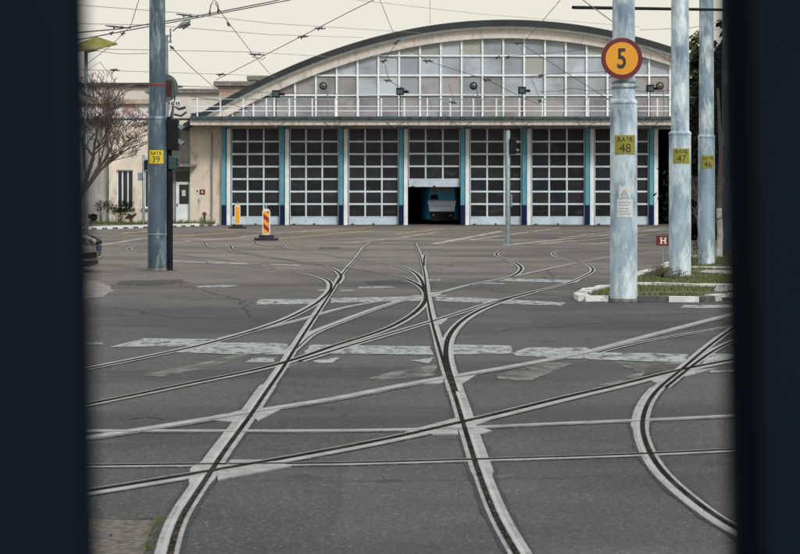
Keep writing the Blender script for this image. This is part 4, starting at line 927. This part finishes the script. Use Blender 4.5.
# round speed sign
Ys = g49.y - .24; c = P(621.8, 58.5, Ys)
t = thing('speed_sign', 'round amber sign with maroon rim and black 5 on the near silver pole', 'sign', c)
b = MB(); b.lathe([(.30, .012), (.302, 0), (.30, -.012), (.238, -.012), (.238, -.006), (.01, -.006)], (0, 0, 0), 56, 0, False, 'y'); b.build('rim', M['maroon'], t)
b = MB(); b.lathe([(.237, -.004), (.237, -.014), (.005, -.014)], (0, 0, 0), 56, 0, False, 'y'); b.build('face', M['orange'], t)
text_mesh('5', .41, M['lettering'], 'numeral', t, (-.005, -.018, 0), .006, .72, .002)
b = MB(); b.box(-.2, .2, .013, .06, .12, .15); b.box(-.2, .2, .013, .06, -.15, -.12); b.build('bracket', M['galv'], t)
# cantilever arm
Yb = 33; t = thing('cantilever_arm', 'thin dark horizontal cantilever arm crossing behind the silver poles near the top', 'cantilever')
b = MB(); a, c = P(573, 7.5, Yb), P(800, 11, 44); b.tube([a, c], .03, 8); b.build('arm', M['black'], t)
b = MB(); m_ = a.lerp(c, .17); b.tube([m_, m_ + Vector((.02, 0, -.09)), m_ + Vector((.06, 0, -.11))], .012, 5); m_ = a.lerp(c, .44)
b.tube([a.lerp(c, .62) + Vector((0, 0, -.35)), a.lerp(c, .75)], .02, 6); b.build('hook', M['black'], t)

# sign seen from behind on the left pole
c = P(164, 88, g39.y + .22); t = thing('round_sign', 'round grey sign seen from the back, behind the dark left pole', 'sign', c)
b = MB(); b.lathe([(.29, -.012), (.3, 0), (.29, .012), (.01, .012)], (0, 0, 0), 40, 0, False, 'y'); b.build('disc', M['sign_back'], t)
b = MB(); b.box(.06, .16, -.03, -.013, -.17, .16); b.build('bracket', mat('dull_maroon', (.05, .01, .012), .7), t)
# traffic signals: left one beside pole
def signal_head(t, x, z, n, facing=1, s=1.0):
    b = MB(); hgt = .3 * n * s; b.box(x - .13 * s, x + .1 * s, -.16, .16, z - hgt, z, bev=.02); hd = b.build('signal_head', M['black'], t)
    for i in range(n):
        zz = z - .15 * s - .3 * s * i; b = MB()
        vs = []
        for k in range(9):
            a = math.pi * k / 8
            for (xx, dz) in ((.1 * s, 0), (.1 * s + .13 * s * (.5 + .5 * math.sin(a)), -.05 * s)): vs.append((x + facing * xx, .09 * math.cos(a) * s, zz + .07 * math.sin(a) * s + dz))
        b.add(vs, [(2 * k, 2 * k + 1, 2 * k + 3, 2 * k + 2) for k in range(8)]); b.build('hood', M['sign_back'], hd, fix=False)
        b = MB(); b.lathe([(.09 * s, .101 * s * facing), (.07 * s, .115 * s * facing), (.01, .12 * s * facing)], (x, 0, zz), 16, axis='x'); b.build('lens', M['dark_glass'], hd)
g = G(169.3, 270.3); t = thing('traffic_signal', 'black traffic signal facing right, on a black post against the dark left pole', 'traffic light', g)
sc_ = g.y / FP
b = MB(); b.lathe([(.055, 0), (.055, 3.2)], n=16); b.lathe([(.075, 0), (.075, 2.05)], n=16); b.build('post', M['black'], t)
signal_head(t, .09, Z_(120, g.y), 2, 1, 1.05)
b = MB(); b.box(-.02, .15, -.1, .1, Z_(170, g.y), Z_(156, g.y), bev=.03); b.box(.15, .2, -.06, .06, Z_(166, g.y), Z_(158, g.y), bev=.02); b.build('control_box', mat('dark_green_box', (.012, .05, .05), .5), t)
b = MB(); b.tube([(.05, -.02, 3.15), (.08, 0, 3.42), (.2, 0, 3.36), (.34, 0, 3.4)], .03, 6); b.tube([(.0, 0, 3.1), (.12, 0, 3.6), (.06, 0, 3.95)], .012, 5); b.tube([(.1, 0, 3.25), (.25, -.02, 3.22), (.36, 0, 3.3)], .025, 6); b.build('cable', M['insulator'], t)
def far_signal(px, base_py, ptop, hpx, side, lab, box=None):
    g = G(px, base_py); t = thing('traffic_signal', lab, 'traffic light', g)
    b = MB(); b.lathe([(.075, 0), (.07, Z_(ptop, g.y)), (.02, Z_(ptop, g.y) + .03)], n=16); b.lathe([(.17, 0), (.15, .05), (.09, .06)], n=12); b.build('post', M['galv'], t)
    signal_head(t, side * .17, Z_(hpx, g.y), 2, side, .85)
    if box: b = MB(); b.box(*box, bev=.02); b.build('control_box', M['galv'], t)
    return t
far_signal(508, 245.5, 131, 138, 1, 'thin grey post with a side-on signal, standing alone in the yard before the doors', (.08, .13, -.08, .08, 1.2, 1.6))
far_signal(143.5, 226, 155.5, 160, 1, 'thin grey post with black signal and grey box before the office windows', (-.28, -.08, -.12, .12, Z_(180.5, GY(226)), Z_(172.5, GY(226))))
# street lamp
g = Vector((X_(166.5, 58), 58, 0)); t = thing('street_lamp', 'grey street lamp with an oval head above the dark left pole', 'street lamp', g)
zt_ = Z_(35, 58); b = MB(); b.lathe([(.09, 0), (.05, zt_)], n=12); b.build('post', M['galv'], t)
b = MB()
b.tube([(.12, 0, zt_ - .75 + .5), (.12, 0, zt_ - .0 + .2), (.2, 0, zt_ + .12), (.42, 0, zt_ + .32)], .022, 6); b.box(-.02, .16, -.03, .03, zt_ - .05, zt_ + .0); b.box(-.02, .16, -.03, .03, zt_ - .23, zt_ - .18); b.build('arm', M['galv'], t)
b = MB(); vs = []; n = 12; prof = [(0, .02), (.06, .08), (.2, .125), (.36, .11), (.44, .05), (.46, .01)]
for s_, r_ in prof:
    for k in range(n): a = 2 * math.pi * k / n; vs.append((s_, r_ * math.cos(a), r_ * math.sin(a) * .75))
rot = Matrix.Rotation(math.radians(-30), 3, 'Y'); off_ = Vector((.34, 0, zt_ + .22)); vs = [rot @ Vector(v) + off_ for v in vs]
b.add(vs, [(i * n + k, i * n + (k + 1) % n, (i + 1) * n + (k + 1) % n, (i + 1) * n + k) for i in range(5) for k in range(n)], 0, True); hd = b.build('lamp_head', M['galv'], t)
b = MB(); b.tube([rot @ Vector((.12, 0, -.085)) + off_, rot @ Vector((.4, 0, -.075)) + off_], [.055, .05], 8); b.build('lens', M['lamp_amber'], hd)
# pole by the left gate with yellow-green sheet sign and a blue sign
g = G(85.8, 232.5); t = thing('street_post', 'thin pale grey post partly hidden by the left gate leaf', 'post', g)
b = MB(); b.lathe([(.1, 0), (.085, Z_(50, g.y)), (.02, Z_(49, g.y))], n=14); b.build('post', M['galv'], t)
b = MB(); b.box(-.12, .0, -.15, -.1, Z_(170, g.y), Z_(146, g.y), bev=.01); b.build('blue_plate', M['blue_sign'], t)
t = thing('sheet_sign', 'tilted yellow green sheet on top of the pale post beside the left gate leaf', 'sign')
b = MB(); Yt = g.y - .4; vs = [P(77, 45, Yt + .4), P(96.5, 37.8, Yt + 1.2), P(117.5, 44.8, Yt + .5), P(98, 49.3, Yt - .6), P(76, 52.2, Yt)]
n = len(vs); b.add([(v.x, v.y, v.z) for v in vs] + [(v.x, v.y, v.z + .06) for v in vs], [tuple(range(n))[::-1], tuple(range(n, 2 * n))] + [(i, (i + 1) % n, (i + 1) % n + n, i + n) for i in range(n)]); b.build('sheet', M['olive_panel'], t)
b = MB(); b.tube([P(98, 49.6, Yt - .6), P(87, 52, Yt + .2)], .05, 6); b.build('frame', M['galv'], t)

# ------------------------------------------------------------ H sign
g = G(663, 271); t = thing('stop_sign', 'small maroon sign with a white H on a thin stake beside the verge', 'sign', g)
zc = Z_(240.7, g.y); b = MB(); b.box(-.145, .145, -.02, -.008, zc - .1, zc + .1, bev=.004); b.build('plate', M['maroon'], t)
b = MB(); b.box(-.012, .012, -.007, .012, 0, zc + .08); b.build('stake', M['galv'], t)
b = MB()
for x in (-.055, .03): b.box(x, x + .028, -.026, -.021, zc - .06, zc + .06)
for x in (-.072, .013): b.box(x, x + .062, -.0262, -.0212, zc + .05, zc + .062); b.box(x, x + .062, -.0262, -.0212, zc - .062, zc - .05)
b.box(-.03, .034, -.0258, -.0213, zc - .011, zc + .011); b.build('lettering', M['white'], t)

# ------------------------------------------------------------ delineators
def delineator(px, py, h, w_, striped, lab):
    g = G(px, py); t = thing('traffic_delineator', lab, 'traffic marker', g)
    b = MB(); b.slab([(math.cos(a * math.pi / 8) * .42, math.sin(a * math.pi / 8) * .26) for a in range(16)], 0, .09); b.slab([(math.cos(a * math.pi / 8) * .26, math.sin(a * math.pi / 8) * .17) for a in range(16)], .091, .2); b.build('base', M['rubber'], t)
    z0, z1 = .2, h - .14
    b = MB(); pr = [(-w_ * .4, z0), (w_ * .4, z0), (w_ / 2, z0 + .06), (w_ / 2, z1 - .08), (w_ * .3, z1), (-w_ * .3, z1), (-w_ / 2, z1 - .08), (-w_ / 2, z0 + .06)]; b.prism(pr, -.03, .03); b.build('board', M['white'], t)
    iw = w_ / 2 - .035; a0, a1 = z0 + .05, z1 - .08
    b = MB(); b.box(-iw, iw, -.036, -.031, a0, a1); b.build('reflective_face', M['amber'], t)
    if striped:
        b = MB(); step = (a1 - a0) / 2.35; sl_ = iw * 2 * .85
        k = -1
        while a0 + k * step < a1 + step:
            za = a0 + k * step + sl_ - .14
            poly = [(-iw, za + sl_), (-iw, za + sl_ + step * .5), (iw, za + step * .5), (iw, za)]
            def clip(pl, zl_, keep):
                out = []
                for i in range(len(pl)):
                    p, q = pl[i], pl[(i + 1) % len(pl)]; ip_, iq = keep(p[1]), keep(q[1])
                    if ip_: out.append(p)
                    if ip_ != iq: tt = (zl_ - p[1]) / (q[1] - p[1]); out.append((p[0] + (q[0] - p[0]) * tt, zl_))
                return out
            poly = clip(poly, a0, lambda z: z >= a0); poly = clip(poly, a1, lambda z: z <= a1) if poly else poly
            if len(poly) > 2: b.prism(poly, -.041, -.0365)
            k += 1
        b.build('red_stripes', M['red'], t)
    b = MB(); b.tube([(0, 0, z1), (0, 0, z1 + .1), (0, 0, h)], [.035, .03, .02], 8); b.build('top_stub', M['galv'], t)
delineator(237.5, 228.6, 1.27, .27, False, 'plain amber marker board on a black foot, in front of the leftmost door')
delineator(266.3, 240.6, 1.24, .27, True, 'red and amber striped marker board on a black foot, standing in the yard')

# ------------------------------------------------------------ car nose at the left
def car():
    yaw = math.radians(2); L = 4.35
    nose = P(97.5, 262, 38.6)
    t = thing('parked_car', 'bronze grey car whose nose shows beside the left gate leaf', 'car', (nose.x - math.cos(yaw) * L / 2, nose.y - math.sin(yaw) * L / 2 + .1, 0), yaw)
    st = [(-2.17, .55, .38, .72), (-2.1, .76, .26, .9), (-1.6, .86, .2, 1.0), (-.8, .88, .2, .98), (0, .88, .2, .95), (.8, .88, .2, .92), (1.2, .87, .2, .89), (1.6, .84, .2, .82), (1.9, .77, .21, .74), (2.07, .66, .24, .66), (2.15, .5, .3, .56), (2.175, .35, .36, .5)]
    b = MB(); vs = []; n = 16
    for (x, hw, z0, z1) in st:
        zc_, hh = (z0 + z1) / 2, (z1 - z0) / 2
        for k in range(n):
            a = 2 * math.pi * (k + .5) / n; ca, sa = math.cos(a), math.sin(a)
            vs.append((x, hw * math.copysign(abs(ca) ** .38, ca), zc_ + hh * math.copysign(abs(sa) ** .5, sa)))
    b.add(vs, [(i * n + k, i * n + (k + 1) % n, (i + 1) * n + (k + 1) % n, (i + 1) * n + k) for i in range(len(st) - 1) for k in range(n)] + [tuple(range(n)), tuple((len(st) - 1) * n + k for k in range(n))[::-1]], 0, True)
    b.build('body', M['car_paint'], t)
    b = MB(); vs = []; cab = [(-2.0, .6, .95), (-1.55, .66, 1.3), (-1.0, .66, 1.45), (-.1, .66, 1.48), (.35, .64, 1.38), (1.15, .7, .93)]
    for (x, hw, z) in cab: vs += [(x, -.8, .9), (x, -hw, z), (x, hw, z), (x, .8, .9)]
    b.add(vs, [(i * 4 + k, i * 4 + k + 1, i * 4 + 5 + k, i * 4 + 4 + k) for i in range(5) for k in range(3)]); b.build('windows', M['dark_glass'], t)
    b = MB(); b.slab([(-1.2, -.6), (.0, -.6), (.0, .6), (-1.2, .6)], 1.455, 1.5); b.build('roof', M['car_paint'], t)
    for x in (-1.32, 1.32):
        for s in (-1, 1):
            b = MB(); b.lathe([(.2, -.1), (.31, -.1), (.33, -.05), (.33, .07), (.31, .1), (.2, .1)], (x, s * .8, .33), 28, axis='y'); wl = b.build('wheel', M['rubber'], t)
            b = MB(); b.lathe([(.2, -.095), (.18, -.105), (.03, -.08)] if s < 0 else [(.2, .095), (.18, .105), (.03, .08)], (x, s * .8, .33), 20, axis='y'); b.build('rim', M['chrome'], wl)
    for s in (-1, 1):
        def nosept(x, yy, z): return (x, s * yy, z)
        b = MB(); b.add([nosept(2.155, .50, .56), nosept(2.05, .72, .58), nosept(1.78, .845, .68), nosept(1.82, .82, .745), nosept(2.02, .68, .705), nosept(2.15, .46, .635)], [(0, 1, 4, 5), (1, 2, 3, 4)], 0); hl = b.build('headlight', M['headlamp'], t)
        b = MB(); b.lathe([(.055, 0), (.05, .02), (.005, .03)], (2.10, s * .62, .645), 16, axis='x'); b.lathe([(.045, 0), (.04, .02), (.005, .03)], (1.99, s * .755, .665), 16, axis='x'); b.build('lens', M['lamp_glass'], hl)
        b = MB(); b.add([nosept(2.175, .32, .3), nosept(2.13, .62, .31), nosept(2.13, .62, .41), nosept(2.19, .32, .41), nosept(1.86, .80, .31), nosept(1.88, .80, .40)], [(0, 1, 2, 3), (1, 4, 5, 2)], 0); b.build('fog_recess', M['black'], t)
    b = MB(); b.box(2.17, 2.2, -.42, .42, .56, .63, bev=.008); b.build('grille', M['black'], t)
    b = MB(); b.box(2.19, 2.215, -.26, .26, .43, .54, bev=.004); b.build('number_plate', M['blue_sign'], t)
    b = MB(); b.add([(2.19, -.5, .25), (2.19, .5, .25), (2.05, .76, .25), (2.05, .76, .285), (2.2, .5, .285), (2.2, -.5, .285), (2.05, -.76, .285), (2.05, -.76, .25), (1.8, -.84, .25), (1.8, -.84, .285)], [(0, 1, 4, 5), (1, 2, 3, 4), (0, 5, 6, 7), (7, 6, 9, 8)]); b.build('chrome_strip', M['chrome'], t)
    b = MB(); b.box(1.8, 2.1, -.62, .62, .13, .23, bev=.03); b.build('lower_lip', M['rubber'], t)
    for s in (-1, 1): b = MB(); b.box(.75, .95, s * .95 - .09, s * .95 + .09, .93, 1.06, bev=.03); b.build('mirror', M['car_paint'], t)
car()

# ------------------------------------------------------------ overhead wires
def wire(pts, label, r=.0085, mt='wire_thin', fit=(), group=None, sag=0):
    t = thing('overhead_wire', label, 'overhead wire', group=group)
    q = [P(*p) for p in pts]
    if sag:
        o = []
        for i in range(len(q) - 1):
            for k in range(8): s_ = k / 8; v = q[i].lerp(q[i + 1], s_); v.z -= sag * 4 * s_ * (1 - s_); o.append(v)
        q = o + [q[-1]]
    b = MB(); b.tube(q, r, 5); b.build('cable', M[mt], t)
    for (px, py, Y, ln, ang) in fit:
        c = P(px, py, Y); k = Y / FP; d = Vector((math.cos(ang), 0, math.sin(ang))); b = MB()
        b.tube([c - d * ln * k / 2, c - d * ln * k * .2, c + d * ln * k * .1, c + d * ln * k / 2], [.5 * k, .95 * k, .9 * k, .5 * k], 6)
        b.tube([c - d * ln * k * .15, c - d * ln * k * .15 + Vector((0, 0, -2.2 * k))], .8 * k, 6); b.tube([c + d * ln * k * .15, c + d * ln * k * .15 + Vector((0, 0, 1.6 * k))], .7 * k, 6)
        b.build('insulator', M['insulator'], t)
wire([(40, 2, 45), (175, 12.5, 50), (270, 23.3, 60), (420, 33, 90)], 'highest thin wire running level from the left pole to the arch top')
wire([(40, 23, 45), (150, 25, 50), (270, 34.6, 60), (363, 37.6, 90)], 'second thin wire from the top left, meeting the arch shoulder')
wire([(40, 36, 38), (120, 28.8, 40), (195, 16.5, 42), (270, 2, 44), (330, -12, 46)], 'thick trolley wire sloping up to the right past the street lamp', .013, 'wire', [(118, 27, 40, 26, -.1), (187, 15.5, 42, 22, -.13)])
wire([(40, 46, 38), (81, 39.3, 38), (130, 30, 40), (200, 17.2, 42), (272, 3.5, 44), (330, -8, 46)], 'second thick trolley wire just under the first, passing the street lamp', .012, 'wire', [(112, 33, 40, 5, 0), (123, 33.5, 40, 5, 0)])
wire([(209, 14, 43), (211, 5, 43), (214.5, -1, 43), (218, 5, 43), (219, 12, 43)], 'small looped hanger wire standing on the trolley wires at the top left', .012, 'wire', [(210, 12.5, 43, 3, 1.5), (218, 10.5, 43, 3, 1.5)])
wire([(40, 48, 45), (150, 50, 50), (250, 52, 60), (350, 58, 98)], 'thin level wire crossing below the street lamp to the arch')
wire([(97, 51, 48), (120, 54, 48), (148, 53.5, 48)], 'short sagging wire between the yellow green sheet and the left pole')
wire([(40, 68, 50), (150, 72, 60), (275, 76, 98)], 'faint level wire meeting the lower left shoulder of the arch')
wire([(40, 84, 50), (142, 84, 55), (178, 86, 60), (234, 88, 98)], 'upper of two close dark wires at the height of the round sign back', .012, 'wire', [(142, 85, 55, 12, 0), (178, 87, 60, 10, 0)])
wire([(40, 83, 50), (142, 87.5, 55), (178, 89.5, 60), (240, 92, 98), (400, 96, 98.1), (620, 94, 98)], 'lower of two close dark wires, carried on along the front of the arch', .012, 'wire')
wire([(171, 47, 60), (192, 68, 75), (217, 90, 98)], 'diagonal wire dropping from the street lamp post to the depot roof corner', .014, 'wire', [(172, 47.5, 60, 6, -.6)])
wire([(215, 3, 50), (222, 14, 55), (252, 53, 70), (282, 88, 98)], 'diagonal wire dropping from the trolley hanger to the left arch shoulder', .012, 'wire_thin', [(228.5, 24.5, 57, 6, -.95)])
wire([(390, -8, 55), (353, 10, 60), (269, 53, 68), (227, 74.5, 75), (216, 80, 80)], 'long diagonal wire with four fittings dropping leftwards over the arch', .013, 'wire', [(320, 28.5, 62, 11, -.05), (303, 36.8, 64, 11, .05), (257, 54.5, 69, 16, -.05), (221, 74.5, 76, 10, 0)])
wire([(250, 52, 69), (253, 57.5, 69), (258, 57.5, 69), (262, 60, 69), (266, 57, 69)], 'small wire loop hanging from the fitting left of the arch', .012, 'wire')
wire([(372, -20, 70), (384, 10, 80), (397, 42, 97)], 'steep wire dropping from the top edge to the arch shoulder', .013)
wire([(430, -10, 80), (430, 24, 97)], 'faint vertical wire ending at the arch near its top left', .01)
wire([(395, 45, 97), (384, 61, 97), (389, 81, 97), (410, 92, 98)], 'zigzag wire hanging down the arch glazing from the left anchor', .016, 'wire', [(397, 42, 97, 9, .6), (384, 61, 97, 8, .1), (388, 80.5, 97, 9, -.1)])
wire([(403, 46, 97), (430, 62, 97), (488, 80, 97.5), (513, 93, 98), (540, 105, 98)], 'long wire falling to the right across the middle of the glazed arch', .014, 'wire', [(428, 61, 97, 11, -.05), (487, 80, 97, 9, -.05)])
wire([(570, -12, 70), (552, 10, 80), (523, 43, 96.5)], 'diagonal wire dropping from the top to the star shaped anchor on the arch', .014, 'wire', [(519, 43, 96.5, 12, -.05)])
wire([(523, 45, 96.5), (587, 86, 97.5), (606, 98, 98), (640, 112, 98)], 'diagonal wire falling right from the star shaped anchor over the glazing', .016, 'wire')
wire([(380, 56.5, 97.5), (500, 57, 97.5), (560, 52, 97.3), (640, 44, 97)], 'thin wire crossing the upper panes of the arch, with two small clips', .012, 'wire', [(498, 57.2, 97.5, 8, 0), (508, 57, 97.5, 4, 0)])
wire([(449, 84, 98), (455, 104, 98), (450, 100, 98.2)], 'short steep wire in front of the central railing panes', .012, 'wire', [(453, 102.5, 98, 8, -.2)])
wire([(531, 78, 98), (541, 101, 98), (545, 103, 98)], 'short steep wire right of the central floodlight', .012, 'wire', [(540, 101, 98, 5, -.2)])
wire([(470, 76, 98), (520, 77, 98), (560, 73.5, 98), (600, 72, 98), (640, 68, 97)], 'upper wavy wire along the right part of the glazing', .013, 'wire', [(541, 75.5, 98, 6, 0)])
wire([(540, 92, 98), (560, 91, 98), (572, 88, 98), (590, 91, 98), (620, 89, 98), (648, 92, 98), (672, 90, 98)], 'lower wavy wire beside the pole with the round sign', .014, 'wire')
wire([(575, -8, 30), (583, 0, 30), (615, 23.5, 32)], 'short wire dropping to the near silver pole above the round sign', .008, 'wire_thin')
wire([(640, 44, 97), (665, 58, 97), (690, 75, 97)], 'wire falling right over the arch end beside the second silver pole', .016, 'wire')
wire([(640, 30, 60), (690, 28, 60), (722, 22, 60)], 'faint wire between the upper parts of the right silver poles')
wire([(640, 27, 90), (480, 14, 80), (330, -3, 70)], 'very faint wire high above the crown of the arch', .008)
wire([(142, -10, 45), (131, 25, 48), (112, 45, 50), (88, 63, 52)], 'curved thin wire falling from the top left towards the bare tree', .009)
wire([(84, 72, 55), (100, 62, 55), (120, 88, 58), (137, 84, 58)], 'thin slack wire in front of the bare tree crown', .009, 'wire_thin', [(115, 70, 55, 9, -.1)])
wire([(79, 184, 80), (95, 170, 90), (104, 150, 99)], 'thin slack cable across the grey left wall', .014, 'wire')
wire([(190, 96, 98), (210, 99, 98), (232, 104, 98), (252, 112, 98)], 'loose cable across the left end of the canopy railing', .014, 'wire')
